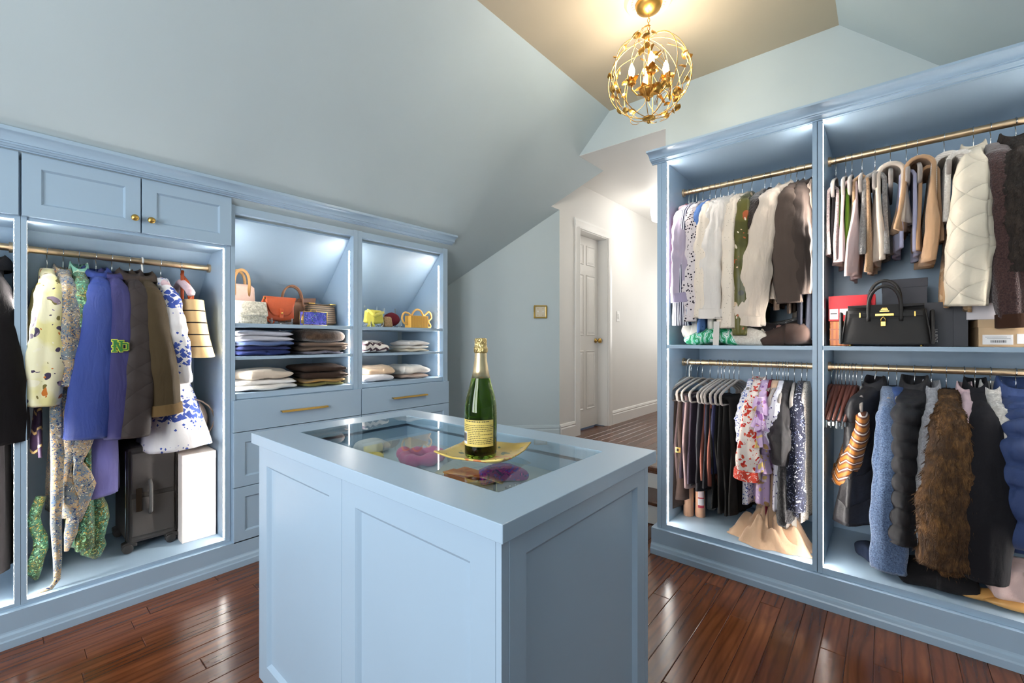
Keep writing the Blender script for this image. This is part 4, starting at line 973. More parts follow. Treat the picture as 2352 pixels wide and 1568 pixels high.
# ------------------------------------------------------------------ lower rail by the hall: trousers on bars, then dresses
tcol = [((66, 54, 50), .947, 'espresso brown', .66), ((88, 72, 66), .918, 'mocha brown', .60), ((150, 124, 124), .880, 'dusty mauve', .53), ((64, 54, 66), .850, 'plum black', .50), ((44, 42, 50), .805, 'charcoal satin', .52), ((34, 32, 38), .760, 'inky black', .50)]
for i, (c, s, nm, Lg) in enumerate(tcol):
    drape('trousers', nm+' trousers folded over a grey velvet hanger, number %s from the hall end' % ['one', 'two', 'three', 'four', 'five', 'six'][i], 'trousers', RB, s, cloth(*c, .5 if 'satin' in nm else .8, .15), .215, Lg, Lg-.02, x0=-.15, x1=.17, gap=.013, fold=.004, kx=4, yo=.0, rz=-.3, hlabel='grey velvet hanger carrying the %s trousers' % nm)
drape('trousers', 'navy trousers with a rust edge between black pairs', 'trousers', RB, .725, cloth(48, 50, 80), .215, .42, .45, x0=-.15, x1=.17, gap=.009, rz=-.28, fold=.004, hlabel='grey velvet hanger carrying the navy trousers')
drape('trousers', 'rust brown trousers peeking between navy and black pairs', 'trousers', RB, .742, cloth(150, 92, 80), .215, .48, .46, x0=-.15, x1=.16, gap=.006, rz=-.28, fold=.004, hlabel='grey velvet hanger carrying the rust brown trousers')
for i, (s, nm) in enumerate(((.698, 'left'), (.672, 'middle'), (.645, 'right'))):
    drape('trousers', 'long black wide trousers, %s of the three longest pairs' % nm, 'trousers', RB, s, cloth(22+5*i, 21+4*i, 22+3*i, .85, .15, .1), .215, .63-.01*i, .62, x0=-.16, x1=.17, gap=.013, fold=.007, yo=.03, rz=-.26, hlabel='grey velvet hanger carrying the %s long black trousers' % nm)
hanger(RB, .928, 'glossy white plastic hanger among the grey ones by the hall end', 'white', -.3)
bk = thing('belt_buckle', 'small gold buckle dangling from the espresso trousers', 'buckle', (2.60, .925, .60))
MB().box(2.597, .912, .588, 2.603, .918, .618).box(2.597, .934, .588, 2.603, .94, .618).box(2.597, .918, .612, 2.603, .934, .618).box(2.597, .918, .588, 2.603, .934, .594).build('frame', M['brass'], bk)
MB().tube([(2.6, .926, .59), (2.6, .926, .616)], .002, 6).build('prong', M['brass'], bk)
blufl = printed((236, 232, 236), [(70, 92, 170), (120, 140, 200), (60, 70, 130)], 40, .34, .4)
garment('dress', 'white dress with blue flowers between black trousers and the red print', 'dress', RB, .575, blufl, hem=.76, w=.15, th=.026, sl=.42, sr=(.045, .04, .035), elbow=.03, hlabel='hanger carrying the blue flowered dress')
redm = printed((240, 226, 216), [(206, 60, 44), (214, 84, 60), (196, 48, 40)], 26, .36, .5)
garment('blouse', 'white blouse with bold red leaf print and red border', 'blouse', RB, .541, redm, hem=.56, w=.17, th=.036, sl=.60, dy=-.02, elbow=.05, sr=(.045, .052, .056), cuff=printed((206, 70, 52), [(240, 226, 216), (240, 226, 216)], 60, .3, .2), collar=(.03, .2, 'stand'), hlabel='hanger carrying the red leaf print blouse')
lil = printed((196, 168, 204), [(222, 190, 120), (150, 100, 160), (236, 216, 226), (176, 140, 96)], 20, .34, .5)
g = garment('dress', 'ruffled lilac flowered dress with tiered shoulder frills', 'dress', RB, .505, lil, hem=.74, w=.18, th=.036, fold=.014, rz=.05, hlabel='hanger carrying the ruffled lilac dress')
for k, (zz, ww) in enumerate(((-.16, .21), (-.24, .235), (-.33, .235), (-.46, .22))):
    def fr_(u, v, zz=zz, ww=ww):
        a = 2*PI*v; rr = 1+.16*u+.05*math.sin(17*a+zz*40)*u
        return (math.cos(a)*ww*rr, math.sin(a)*.048*(1+.5*u)+.012*math.sin(13*a)*u, zz-.085*u+.01*math.sin(9*a)*u)
    MB().grid(fr_, 6, 90, cv=True).build('ruffle', lil, g, smooth=True, world=False)
garment('dress', 'burgundy dress almost hidden between lilac and dotted dresses', 'dress', RB, .478, cloth(120, 30, 52), hem=.84, w=.15, th=.014, hlabel='hanger carrying the burgundy dress')
beige = cloth(214, 178, 146, .7, .08)
garment('gown', 'long beige gown whose skirt pools on the wardrobe floor', 'dress', RB, .455, beige, hem=.90, w=.13, th=.03, fold=.026, hem_w=.18, bth=.085, k0=9, yo=-.02, hlabel='hanger carrying the long beige gown')
dots = spotted((234, 230, 238), (84, 80, 130), 55, .2)
garment('dress', 'white dress with small navy dots beside the black satin blouse', 'dress', RB, .425, dots, hem=.74, w=.19, th=.026, sl=.4, dy=-.02, sr=(.035, .035, .03), elbow=.02, fold=.012, hlabel='hanger carrying the navy dotted dress')
garment('blouse', 'black satin blouse with puffed gathered sleeve', 'blouse', RB, .40, cloth(44, 40, 42, .35, .2, .1), hem=.5, w=.18, th=.03, sl=.49, dy=-.005, elbow=.05, sr=(.042, .056, .034), wr=.1, cuff=cloth(44, 40, 42, .35, .2, .1), hlabel='hanger carrying the black satin blouse')
lace = woolly((14, 13, 15), (58, 54, 56), 90)
garment('skirt', 'black lace skirt with ragged hem under the satin blouse', 'skirt', RB, .392, lace, hem=.80, w=.235, th=.035, top=.38, neck=.2, fold=.016, hem_w=.245, jitter=.003, no_hanger=True)
garment('slip', 'white slip hem showing below the black lace skirt', 'slip', RB, .385, wht, hem=.88, w=.12, th=.022, top=.5, neck=.1, fold=.012, hem_w=.16, no_hanger=True)
navf = printed((30, 32, 48), [(206, 210, 226), (120, 130, 170), (226, 226, 234)], 44, .25, .4)
garment('dress', 'navy dress with dense white flowers near the middle post', 'dress', RB, .338, navf, hem=.76, w=.18, th=.026, sl=.72, dy=.0, sr=(.036, .038, .036), elbow=.035, fold=.012, hlabel='hanger carrying the navy flowered dress')
seq = spotted((196, 186, 176), (90, 82, 78), 160, .3, .25)
garment('dress', 'silver sequin dress glittering against the middle post', 'dress', RB, .315, seq, hem=.78, w=.18, th=.018, hlabel='hanger carrying the silver sequin dress')
for i, s in enumerate((.444, .412, .372)):
    hanger(RB, s, 'grey velvet hanger crowded near the middle post, %s of three' % ('leftmost', 'middle', 'rightmost')[i], 'velvet', .06*(i-1))
# pooled skirt of the beige gown
pool = thing('gown_train', 'crumpled beige gown train lying on the wardrobe floor', 'dress', (2.68, .46, .178))
def pf(u, v):
    a = 2*PI*v; r = u; sx_, sy_ = .13, .2
    hgt = .075*(1-r**3)*(1+.5*math.sin(7*a+r*4)+.35*math.sin(12*a-r*9))+.03*(1-r)*1.2+.012
    rr = r*(1+.09*math.sin(5*a)+.06*math.sin(11*a))
    return (2.68+sx_*rr*math.cos(a)-.01, .46+sy_*rr*math.sin(a), .1795+max(0, hgt*(1-r**6)))
MB().grid(pf, 22, 80, cv=True).build('fabric', beige, pool, smooth=True)
canm = plain('peach_can', srgb(236, 184, 150), .35)
for i, (x, y) in enumerate(((2.745, .915), (2.775, .855))):
    can = thing('canister', ['plain peach canister at the hall end of the wardrobe floor', 'peach canister with pink and white sticker beside the plain one'][i], 'canister', (x, y, .178))
    MB().lathe([(.001, 0), (.027, 0), (.029, .003), (.029, .17), (.024, .182), (.001, .184)], 24, (x, y, .1782)).build('can', canm, can, smooth=True, sharp=40)
    if i:
        for z0, z1, c in ((.06, .075, (206, 70, 90)), (.0755, .115, (232, 226, 230)), (.1155, .122, (206, 70, 90)), (.1225, .16, (236, 214, 218))):
            mb = MB().grid(lambda u, v: (x-.0294*math.cos((u-.5)*1.3+.5), y-.0294*math.sin((u-.5)*1.3+.5), .178+z0+(z1-z0)*v), 8, 2); mb.build('sticker', plain('sticker', srgb(*c), .5), can)
wb = thing('bottle', 'white plastic bottle behind the peach canisters', 'bottle', (2.93, .835, .178))
MB().box(2.905, .81, .1782, 2.96, .86, .34).build('bottle_body', plain('white_plastic', srgb(226, 220, 216), .4), wb, bevel=.012)
MB().lathe([(.018, 0), (.018, .03), (.001, .031)], 16, (2.932, .835, .34)).build('cap', M['trim'], wb, smooth=True, sharp=40)

# ------------------------------------------------------------------ lower rail, second bay
for i, s in enumerate((.209, .19, .178, .166, .151, .136, .121, .107)):
    hanger(RB, s, 'brown leather clip hanger, %s of eight at the left end of the lower rail' % ['first', 'second', 'third', 'fourth', 'fifth', 'sixth', 'seventh', 'eighth'][i], 'clip', -.2+.05*(i % 3-1), 'brown clip hangers')
garment('skirt', 'orange and brown striped satin skirt folded on a grey hanger', 'skirt', RB, .085, striped((184, 116, 50), (112, 68, 50), 26, 'z', .45, .4, .03, 14, (240, 226, 214)), hem=.56, w=.2, th=.045, top=.20, neck=.15, bth=.05, hem_w=.16, yo=-.07, hlabel='grey hanger carrying the orange striped skirt')
garment('vest', 'black quilted vest with open armhole and pale edge', 'vest', RB, .035, quilted((36, 34, 37), 15, .45, -1), hem=.74, w=.2, th=.045, collar=(.06, .15, 'stand'), fold=.012, hem_w=.22, bth=.07, rz=-.5, yo=-.03, hlabel='hanger carrying the black quilted vest')
garment('coat', 'blue tweed coat, longest blue coat beside the black quilted vest', 'coat', RB, -.015, woolly((58, 78, 112), (120, 146, 184), 170), hem=.82, w=.165, th=.04, sl=.90, dy=-.0, elbow=.03, sr=(.05, .06, .066), fold=.012, hlabel='hanger carrying the blue tweed coat')
garment('jacket', 'short blue puffer jacket between tweed coat and black puffer vest', 'jacket', RB, -.045, cloth(58, 84, 136, .35), hem=.5, w=.15, th=.035, sl=.42, dy=.0, elbow=.015, sr=(.05, .048, .045), puff=.012, pstep=.055, hlabel='hanger carrying the short blue puffer')
lt = thing('gift_tag', 'small lilac sachet tag hanging from the grey hanger', 'tag', (2.66, -.055, .83))
MB().box(2.655, -.078, .80, 2.665, -.034, .865).build('sachet', cloth(176, 160, 200), lt, bevel=.004)
MB().tube([(2.66, -.056, .865), (2.67, -.05, .92), (2.72, -.04, 1.0)], .0012, 5).build('cord', cloth(200, 190, 215), lt)
pvest = cloth(32, 31, 35, .38, .2, .1)
garment('vest', 'black puffer vest with horizontal channels right of the blue tweed coat', 'vest', RB, -.108, pvest, hem=.76, w=.24, th=.06, puff=.02, pstep=.075, collar=(.07, .1, 'stand'), hem_w=.26, bth=.075, rz=-.22, yo=-.01, hlabel='hanger carrying the black puffer vest')
garment('jacket', 'pale grey fleece jacket between black vest and brown fur coat', 'jacket', RB, -.165, woolly((140, 140, 146), (190, 190, 196), 130), hem=.80, w=.19, th=.03, sl=.80, dy=-.02, elbow=.03, sr=(.045, .045, .04), collar=(.05, .1, 'stand'), hlabel='hanger carrying the pale grey fleece')
fur = furry((52, 32, 14), (96, 64, 30), (140, 100, 54))
garment('coat', 'long brown fur coat in the middle of the lower rail', 'coat', RB, -.215, fur, hem=.86, w=.21, th=.055, sl=.80, dy=-.02, elbow=.05, sr=(.07, .09, .088), fold=.01, jitter=.0025, tufts=5000, tlen=.022, hem_w=.22, rz=-.03, hlabel='hanger carrying the brown fur coat')
garment('coat', 'dusty pink coat sliver between brown fur and black coat', 'coat', RB, -.272, cloth(214, 184, 188, .8, .06), hem=.78, w=.2, th=.022, sl=.74, dy=-.02, elbow=.04, sr=(.045, .045, .04), collar=(.05, .1, 'stand'), hlabel='hanger carrying the dusty pink coat')
garment('coat', 'long smooth black coat with chest zip right of the pink coat', 'coat', RB, -.305, cloth(26, 25, 30, .7, .15, .1), hem=.84, w=.205, th=.04, sl=.82, dy=.0, elbow=.055, sr=(.06, .08, .06), collar=(.07, .1, 'stand'), wr=.025, fold=.005, hlabel='hanger carrying the long black coat with zip')
garment('jacket', 'off-white teddy fleece jacket left of the navy puffer coat', 'jacket', RB, -.352, woolly((190, 182, 172), (236, 230, 222), 80), hem=.72, w=.19, th=.035, sl=.66, dy=.0, elbow=.02, sr=(.05, .048, .045), jitter=.002, collar=(.06, .1, 'stand'), hlabel='hanger carrying the teddy fleece')
garment('coat', 'shiny navy blue puffer coat at the right edge of the lower rail', 'coat', RB, -.425, cloth(50, 70, 118, .32, .12), hem=.70, w=.21, th=.075, sl=.66, dy=.0, elbow=.04, sr=(.066, .07, .062), puff=.034, pstep=.085, collar=(.08, .15, 'stand'), hem_w=.22, hlabel='hanger carrying the navy puffer coat')
# floor of that bay
folded('slipper', 'navy blue felt slipper lying under the black quilted vest', 'slipper', (2.78, .055, .1785), (.20, .09, .05), cloth(46, 58, 84), .3, 11, bulge=.5)
folded('sweatshirt', 'black sweatshirt fallen on the floor under the grey fleece', 'sweatshirt', (2.68, -.17, .1785), (.26, .22, .07), blkc, PI/2, 12, bulge=.6)
folded('robe', 'shiny pale pink satin robe heaped under the navy puffer', 'robe', (2.68, -.42, .215), (.2, .24, .10), cloth(232, 200, 192, .35, .08), PI/2, 13, bulge=.5)
wd = plain('pale_beech_wood', srgb(214, 160, 92), .35)
for i, (x, y, a) in enumerate(((2.62, -.315, 2.0), (2.60, -.40, 1.75))):
    st = thing('shoe_tree', ['pale wooden shoe tree with drilled holes on the wardrobe floor', 'second pale wooden shoe tree at the right edge of the floor'][i], 'shoe tree', (x, y, .178), a)
    def stf(u, v):
        t = u; r = .034*math.sin(PI*min(1, .12+t*.88))**.6; aa = 2*PI*v
        return ((t-.5)*.2, r*math.cos(aa), .034+r*.85*math.sin(aa)*(1-.35*t)-.008*t)
    MB().grid(stf, 14, 16, cv=True).build('last', wd, st, smooth=True, world=False)
    MB().tube([(-.1, 0, .036), (-.17, 0, .036)], .005, 8).build('spring_rod', M['chrome'], st, smooth=True, world=False)
    MB().sphere((-.185, 0, .036), .022, 12).build('heel_knob', wd, st, smooth=True, world=False)

# ------------------------------------------------------------------ left wardrobe bay with the raincoats
flo = printed((232, 224, 160), [(206, 120, 50), (70, 60, 84), (120, 110, 60), (244, 238, 210), (150, 132, 150)], 19, .3, .35, .7, (242, 236, 200))
garment('blouse', 'pale yellow blouse with autumn flower print at the left post', 'blouse', LT, .150, flo, hem=.64, w=.2, th=.035, sl=.70, dy=-.025, elbow=.05, sr=(.055, .062, .05), wr=.05, hlabel='hanger carrying the pale yellow flowered blouse')
pai = printed((176, 158, 130), [(60, 84, 130), (40, 60, 100), (200, 150, 90), (226, 214, 190), (96, 120, 150)], 58, .42, .5, .6, (120, 128, 130))
garment('dress', 'long beige and blue paisley dress with a trailing tie', 'dress', LT, .203, pai, hem=1.22, w=.19, th=.035, sl=.62, dy=.0, elbow=.05, sr=(.05, .055, .06), fold=.016, collar=(.04, .1, 'stand'), hlabel='hanger carrying the paisley dress')
gp = printed((72, 92, 52), [(110, 180, 160), (40, 70, 40), (180, 150, 70), (150, 200, 150), (30, 46, 34)], 52, .44, .6, .5, (60, 110, 84))
garment('dress', 'long green paisley dress with turquoise scarf neck', 'dress', LT, .257, gp, hem=1.38, w=.19, th=.035, sl=.7, dy=.0, elbow=.045, sr=(.05, .046, .045), fold=.016, collar=(.06, .25, 'stand'), cmat=printed((130, 190, 170), [(60, 120, 90), (200, 220, 190), (40, 90, 70)], 30, .4, .6), hlabel='hanger carrying the green paisley dress')
drape('dress', 'dark plum dress with gold piping hanging low by the left post', 'dress', LT, .145, striped((56, 40, 66), (44, 32, 54), 12, 'z', .9, .5, .06, 9, (206, 176, 120)), .60, .34, .32, x0=.0, x1=.2, gap=.012, no_hanger=True)
rb = cloth(50, 72, 150, .45, .1)
garment('raincoat', 'royal blue raincoat with black lined collar', 'coat', LT, .318, rb, hem=.82, w=.2, th=.045, sl=.86, dy=-.06, elbow=.055, sr=(.066, .078, .075), collar=(.05, .2, 'fold'), cuff=None, wr=.03, fold=.006, bth=.06, hlabel='hanger carrying the royal blue raincoat')
nb = cloth(56, 54, 112, .5, .1)
nd = garment('jacket', 'indigo zip jacket with green and yellow monogram patch on the sleeve', 'jacket', LT, .377, nb, hem=.78, w=.2, th=.04, sl=.88, dy=-.012, elbow=.055, sr=(.062, .07, .05), collar=(.045, .2, 'fold'), cmat=nb, wr=.04, cuff=None, hlabel='hanger carrying the indigo monogram jacket')
def bent(mb, rects, lift):
    # flat strokes bent round the sleeve; (y0,z0,y1,z1) or slanted (y0,z0,y1,z1,shear)
    for q in rects:
        y0, z0, y1, z1 = [k_*.74 for k_ in q[:4]]; shv = q[4]*.74 if len(q) > 4 else 0
        n = 6
        def fn(u, v):
            zc_ = z0+(z1-z0)*v; yc = y0+(y1-y0)*u+shv*v
            return (.2535+.0485*math.sqrt(max(0.02, 1-(yc/.072)**2))+lift, yc-.008, zc_-.445)
        mb.grid(fn, n, n)
    return mb
ndr = [(-.034, -.032, -.024, .036), (-.040, .030, -.018, .038), (-.040, -.036, -.018, -.028), (-.002, -.036, .008, .032), (-.010, .026, .014, .034), (-.030, .034, -.020, .034, .0), (-.030, .032, -.020, -.034, .026),
       (.0, -.022, .008, .02), (.004, -.028, .030, -.020), (.004, .012, .030, .020), (.028, -.024, .038, .016), (-.016, .014, -.008, .022), (-.04, -.006, -.02, .002)]
ol = [(a-.004, b-.004, c+.004, d+.004, *e) if b < d else (a-.004, b+.004, c+.004, d-.004, *e) for a, b, c, d, *e in ndr]
pt = bent(MB(), ol, .004).build('monogram_outline', plain('yellow_embroidery', srgb(206, 214, 70), .7), nd, world=False)
bent(MB(), ndr, .006).build('monogram', plain('green_embroidery', srgb(46, 116, 52), .7), nd, world=False)
garment('tunic', 'periwinkle purple tunic hem hanging below the blue raincoat', 'tunic', LT, .325, cloth(122, 118, 186, .6, .06), hem=1.165, w=.16, th=.07, top=.70, neck=.14, bth=.095, hem_w=.19, yo=-.02, fold=.006, no_hanger=True)
qd = quilted((66, 59, 58), 18, .6, 1, .22, .8)
garment('jacket', 'dark grey diamond-quilted jacket between indigo and olive coats', 'jacket', LT, .447, qd, hem=.78, w=.2, th=.045, sl=.88, dy=-.03, elbow=.055, sr=(.06, .074, .07), collar=(.055, .15, 'fold'), cmat=cloth(64, 54, 50), wr=.03, fold=.006, hlabel='hanger carrying the dark quilted jacket')
garment('jacket', 'olive brown waxed jacket with corduroy collar', 'jacket', LT, .497, cloth(74, 61, 40, .6, .14), hem=.78, w=.2, th=.045, sl=.785, dy=.05, elbow=.055, sr=(.056, .068, .064), collar=(.05, .15, 'fold'), cmat=cloth(70, 58, 48), wr=.03, cuff=cloth(112, 90, 58), hstyle='white', hlabel='white hanger carrying the olive waxed jacket')
bw = printed((232, 230, 234), [(58, 84, 170), (84, 108, 186), (46, 66, 140)], 36, .40, .2, .8)
def band_print():
    t = NT('blue_white_embroidered'); v = t.coord(); tc = t.n('ShaderNodeTexCoord'); sp = t.n('ShaderNodeSeparateXYZ'); t.l(tc.outputs['Object'], sp.inputs[0])
    vo = t.n('ShaderNodeTexVoronoi'); vo.inputs['Scale'].default_value = 46; vo.distance = 'MANHATTAN'; t.l(v, vo.inputs['Vector'])
    zz = t.math('PINGPONG', t.math('MULTIPLY', t.math('ADD', sp.outputs[0], sp.outputs[1]), 22), 1.0)
    h_ = t.math('FRACT', t.math('MULTIPLY', t.math('ADD', sp.outputs[2], t.math('MULTIPLY', zz, .014)), 3.4))
    band = t.math('LESS_THAN', t.math('ABSOLUTE', t.math('SUBTRACT', h_, .35)), .17)
    thr = t.math('ADD', .40, t.math('MULTIPLY', band, .45)); f = t.math('LESS_THAN', vo.outputs['Distance'], thr)
    f2 = t.math('GREATER_THAN', t.math('ABSOLUTE', t.math('SUBTRACT', h_, .35)), .40)
    fac = t.math('MULTIPLY', f, t.math('SUBTRACT', 1.0, f2))
    n = t.noise(v, 8, 2); col = t.mix(fac, srgb(232, 229, 230), t.mix(n.outputs[0], srgb(38, 62, 150), srgb(70, 96, 178)))
    n3 = t.noise(t.coord((1, 1, .35)), 22, 3, .5, .6); t.bump(n3.outputs[0], .2, .012)
    return t.fin(col, .8)
bwm = band_print()
garment('dress', 'white dress with royal blue embroidered bands and flared skirt', 'dress', LT, .575, bwm, hem=.99, w=.17, th=.04, sl=.64, dy=.045, elbow=.05, sr=(.055, .058, .05), fold=.016, waist=(.52, .14), hem_w=.22, bth=.15, yo=.06, xo=.01, hstyle='padded', hlabel='padded pink hanger carrying the blue and white dress')
# straw hat bag hanging at the end of the rail
hb = thing('straw_bag', 'striped straw bucket bag with leather strap hanging at the rail end', 'bag', (.672, 3.0, 1.668), -PI/2)
def stw(u, v):
    a = 2*PI*v; zz = -.20-.30*u; w_ = .10+.02*u+.035*u**3; d_ = .058+.012*u+.018*u**3
    return (.10+math.cos(a)*w_, .012+math.sin(a)*d_+.02*u, zz-.012*u**4*math.cos(a))
MB().grid(stw, 20, 40, cv=True).build('basket', striped((226, 190, 138), (40, 34, 32), 15.6, 'z', .90, .9), hb, smooth=True, world=False)
MB().grid(lambda u, v: tuple(Vector(stw(1, v))*(1)+Vector((-.002, 0, .004))*u), 2, 40, cv=True)
MB().grid(lambda u, v: (.10+math.cos(2*PI*v)*.098*u, .012+math.sin(2*PI*v)*.057*u, -.2-.004), 3, 30, cv=True).build('crown_lid', plain('straw', srgb(220, 184, 132), .9), hb, world=False)
MB().tube([(-.02, .0, -.045), (.03, .01, -.09), (.07, .02, -.16), (.09, .02, -.21)], [.008, .016, .018, .014], 8, flat=.4).build('strap', plain('cognac_leather', srgb(190, 84, 36), .4), hb, smooth=True, world=False)
MB().tube([(.0, .0, -.03), (.045, -.012, -.1), (.085, -.02, -.2)], .008, 8).build('strap', plain('cognac_leather', srgb(160, 70, 32), .4), hb, smooth=True, world=False)
hanger(LT, .665, 'padded pink flowered hanger holding the striped straw bag', 'padded')
# black coats in the leftmost bay
garment('coat', 'long black wool coat at the left edge of the picture', 'coat', LT, -.03, cloth(22, 19, 21, .85, .15, .1), hem=1.40, w=.2, th=.06, sl=.84, dy=.04, elbow=.055, sr=(.075, .085, .075), wr=.025, fold=.01, collar=(.06, .2, 'fold'), hlabel='hanger carrying the long black wool coat')
garment('coat', 'second black coat behind the one at the left edge', 'coat', LT, -.13, cloth(38, 34, 38, .85), hem=1.2, w=.2, th=.05, sl=.8, elbow=.04, hlabel='hanger carrying the second black coat')
# loose ties and sash ends of the paisley dress
sash = thing('sash', 'long thin paisley tie trailing from the dress onto the wardrobe floor', 'sash', (.18, 2.78, .162))
MB().tube([(.165, 2.775, .98), (.17, 2.77, .7), (.165, 2.768, .45), (.17, 2.765, .28), (.168, 2.765, .20), (.15, 2.765, .172), (.11, 2.77, .167)], [.02, .021, .018, .014, .011, .009, .008], 8, flat=.45, up=(0, 1, 0)).build('tie', pai, sash, smooth=True)
for i, (x, y, z0, z1, r, m_) in enumerate(((.21, 2.80, .9, .30, .032, pai), (.25, 2.795, .86, .42, .034, pai), (.115, 2.88, .55, .18, .026, gp), (.30, 2.86, .60, .21, .045, gp))):
    sx_ = thing('sash', ['knotted paisley tie end hanging beside the thin trailing tie', 'shorter knotted paisley tie end under the blue raincoat', 'green paisley tie end touching the floor at the left post', 'broad green paisley sash tail with pointed end'][i], 'sash', (x, y, z1))
    n = 9; pts = [(x+.012*math.sin(k*1.3+i), y+.006*math.sin(k), z0+(z1-z0)*k/(n-1)) for k in range(n)]
    MB().tube(pts, [r*(.45+.65*abs(math.sin(k*.9+.4))) if i < 2 else r*(.7+.5*k/n) for k in range(n-1)]+[r*.25], 10, flat=.5, up=(0, 1, 0)).build('tie', m_, sx_, smooth=True)
# ------------------------------------------------------------------ handbags on the left shelves
S1, S2, S3 = 1.3455, 1.1585, .9515
def leather(r, g, b, rough=.4, scale=60): return plain('leather', srgb(r, g, b), rough, 0, .1, scale, .25)
tan = leather(214, 166, 108); pink = leather(240, 206, 190, .5); org = leather(198, 86, 44, .35)
def slab(w0, w1, d0, d1, h, n=6, rnd=.25):
    """soft bag body, x width, y depth, z height, tapering; local coords"""
    def fn(u, v):
        z = h*u; t = math.sin(PI/2*min(1, u*8)) if u < .125 else (1-(max(0, u-.92)/.08)**2*.25); W_ = (w0+(w1-w0)*u)/2*t; D_ = (d0+(d1-d0)*u)/2*t
        a = 2*PI*v; c, s = math.cos(a), math.sin(a)
        return (math.copysign(abs(c)**rnd, c)*W_, math.copysign(abs(s)**rnd, s)*D_, z)
    m = MB().grid(fn, 14, 40, cv=True); b = len(m.v)
    m.f += [tuple(range(39, -1, -1)), tuple(range(b-40, b))]; return m
def arch(w, h, z0, y=0, n=18, x=0): return [(x-w/2*math.cos(PI*k/n), y, z0+h*math.sin(PI*k/n)**.8) for k in range(n+1)]
b = thing('handbag', 'pale pink tote bag with looped tan handles at the left of the shelf', 'bag', (.955, 2.99, S1), .1)
slab(.17, .15, .09, .05, .245).build('bag_body', pink, b, smooth=True, world=False)
for y in (-.028, .028): MB().tube([(-.04, y, .17)]+arch(.085, .085, .245, y)+[(.04, y, .17)], .009, 8, flat=.35, up=(0, 1, 0)).build('handle', tan, b, smooth=True, world=False)
tw = woolly((150, 146, 130), (236, 230, 214), 70, .9, .9)
b = thing('handbag', 'grey and cream tweed clutch in front of the pink tote', 'bag', (.965, 2.85, S1), .08)
MB().prism([(-.035, 0), (.045, 0), (.03, .125), (-.005, .13), (-.028, .05)], lambda p, t: (t, p[0], p[1]), -.085, .085).build('bag_body', tw, b, world=False, bevel=.008)
MB().prism([(-.039, .05), (-.012, .134), (.0, .134), (-.03, .045)], lambda p, t: (t, p[0], p[1]), -.087, .087).build('flap', tw, b, world=False, bevel=.004)
b = thing('handbag', 'orange leather saddle bag with rounded flap and strap tab', 'bag', (1.14, 2.89, S1+.022), .03)
slab(.175, .165, .06, .05, .145).build('bag_body', org, b, smooth=True, world=False)
def flap(u, v):
    x = (v-.5)*.18; z = .152-u*(.105*(1-(abs(v-.5)*2)**4)+.015); y = -.034-.006*math.sin(PI*u)
    if u < .1: y = -.034+.04*(1-u/.1); z = .152
    return (x, y, z)
o = MB().grid(flap, 14, 22).build('flap', leather(204, 92, 50, .3), b, smooth=True, world=False); md_ = o.modifiers.new('t', 'SOLIDIFY'); md_.thickness = .004
MB().box(-.011, -.047, .02, .011, -.041, .075).build('strap_tab', org, b, world=False, bevel=.002)
MB().lathe([(.001, 0), (.006, 0), (.006, .004), (.001, .006)], 12, (0, -.047, .05), fn=lambda x, y, h: (x, -h, y)).build('stud', M['brass'], b, smooth=True, world=False)
MB().tube([(-.085, 0, .145), (-.098, -.01, .12), (-.1, -.02, .06), (-.075, -.03, .0), (-.05, -.035, -.015), (-.04, -.035, .0)], .007, 8, flat=.5).build('shoulder_strap', org, b, smooth=True, world=False)
MB().tube([(-.09, -.03, .08), (-.1, -.034, .03), (-.105, -.034, -.015)], [.004, .012, .016], 8).build('tassel', org, b, smooth=True, world=False)
MB().lathe([(.004, 0), (.009, .0), (.009, .004), (.004, .004)], 14, (-.088, -.02, .14), fn=lambda x, y, h: (x, -h, y), close=True).build('ring', M['brass'], b, smooth=True, world=False)
def stand(x, y, w, label):
    a = thing('bag_stand', label, 'stand', (x, y, S1))
    for sx in (-w/2, w/2):
        MB().box(sx-.004, -.05, 0, sx+.004, .05, .018).box(sx-.004, .035, .018, sx+.004, .045, .16).box(sx-.004, -.05, .018, sx+.004, -.044, .04).build('bracket', ACR, a, world=False, bevel=.002)
    MB().box(-w/2+.004, .0, .004, w/2-.004, .01, .014).build('cross_bar', ACR, a, world=False)
t_ = NT('clear_acrylic'); n_ = t_.noise(t_.coord(), 6, 1); ACR = t_.fin(t_.mix(n_.outputs[0], (.95, .97, .98, 1), (.99, 1, 1, 1)), .05); t_.b.inputs['Transmission Weight'].default_value = .85; t_.b.inputs['IOR'].default_value = 1.3
stand(1.14, 2.885, .12, 'clear acrylic stand under the orange saddle bag')
brw = leather(128, 88, 62, .45)
b = thing('handbag', 'brown leather tote with arched handles behind the orange bag', 'bag', (1.33, 3.06, S1), .1)
slab(.24, .22, .1, .05, .165).build('bag_body', brw, b, smooth=True, world=False)
MB().prism([(-.02, .165), (.118, .16), (.125, .2), (.0, .19)], lambda p, t: (p[0], t, p[1]), -.02, .01).build('flap', leather(116, 76, 56), b, world=False, bevel=.004)
for y, dx in ((-.03, -.03), (.02, -.01)): MB().tube([(-.09+dx, y, .13)]+arch(.14, .12, .15, y, x=-.02+dx)+[(.05+dx, y, .13)], .0065, 8).build('handle', leather(150, 104, 76), b, smooth=True, world=False)
crc = striped((58, 48, 38), (116, 96, 74), 70, 'z', .5, .5)
b = thing('handbag', 'dark woven clutch with gold corner clasps behind the blue box clutch', 'bag', (1.44, 2.96, S1), .06)
slab(.215, .2, .08, .05, .148, rnd=.4).build('bag_body', crc, b, smooth=True, world=False)
MB().box(-.1, -.028, .146, .1, .028, .152).build('frame', leather(60, 48, 40), b, world=False, bevel=.002)
for x in (-.075, .075): MB().box(x-.022, -.03, .149, x+.022, .0, .156).build('clasp', M['brass'], b, world=False)
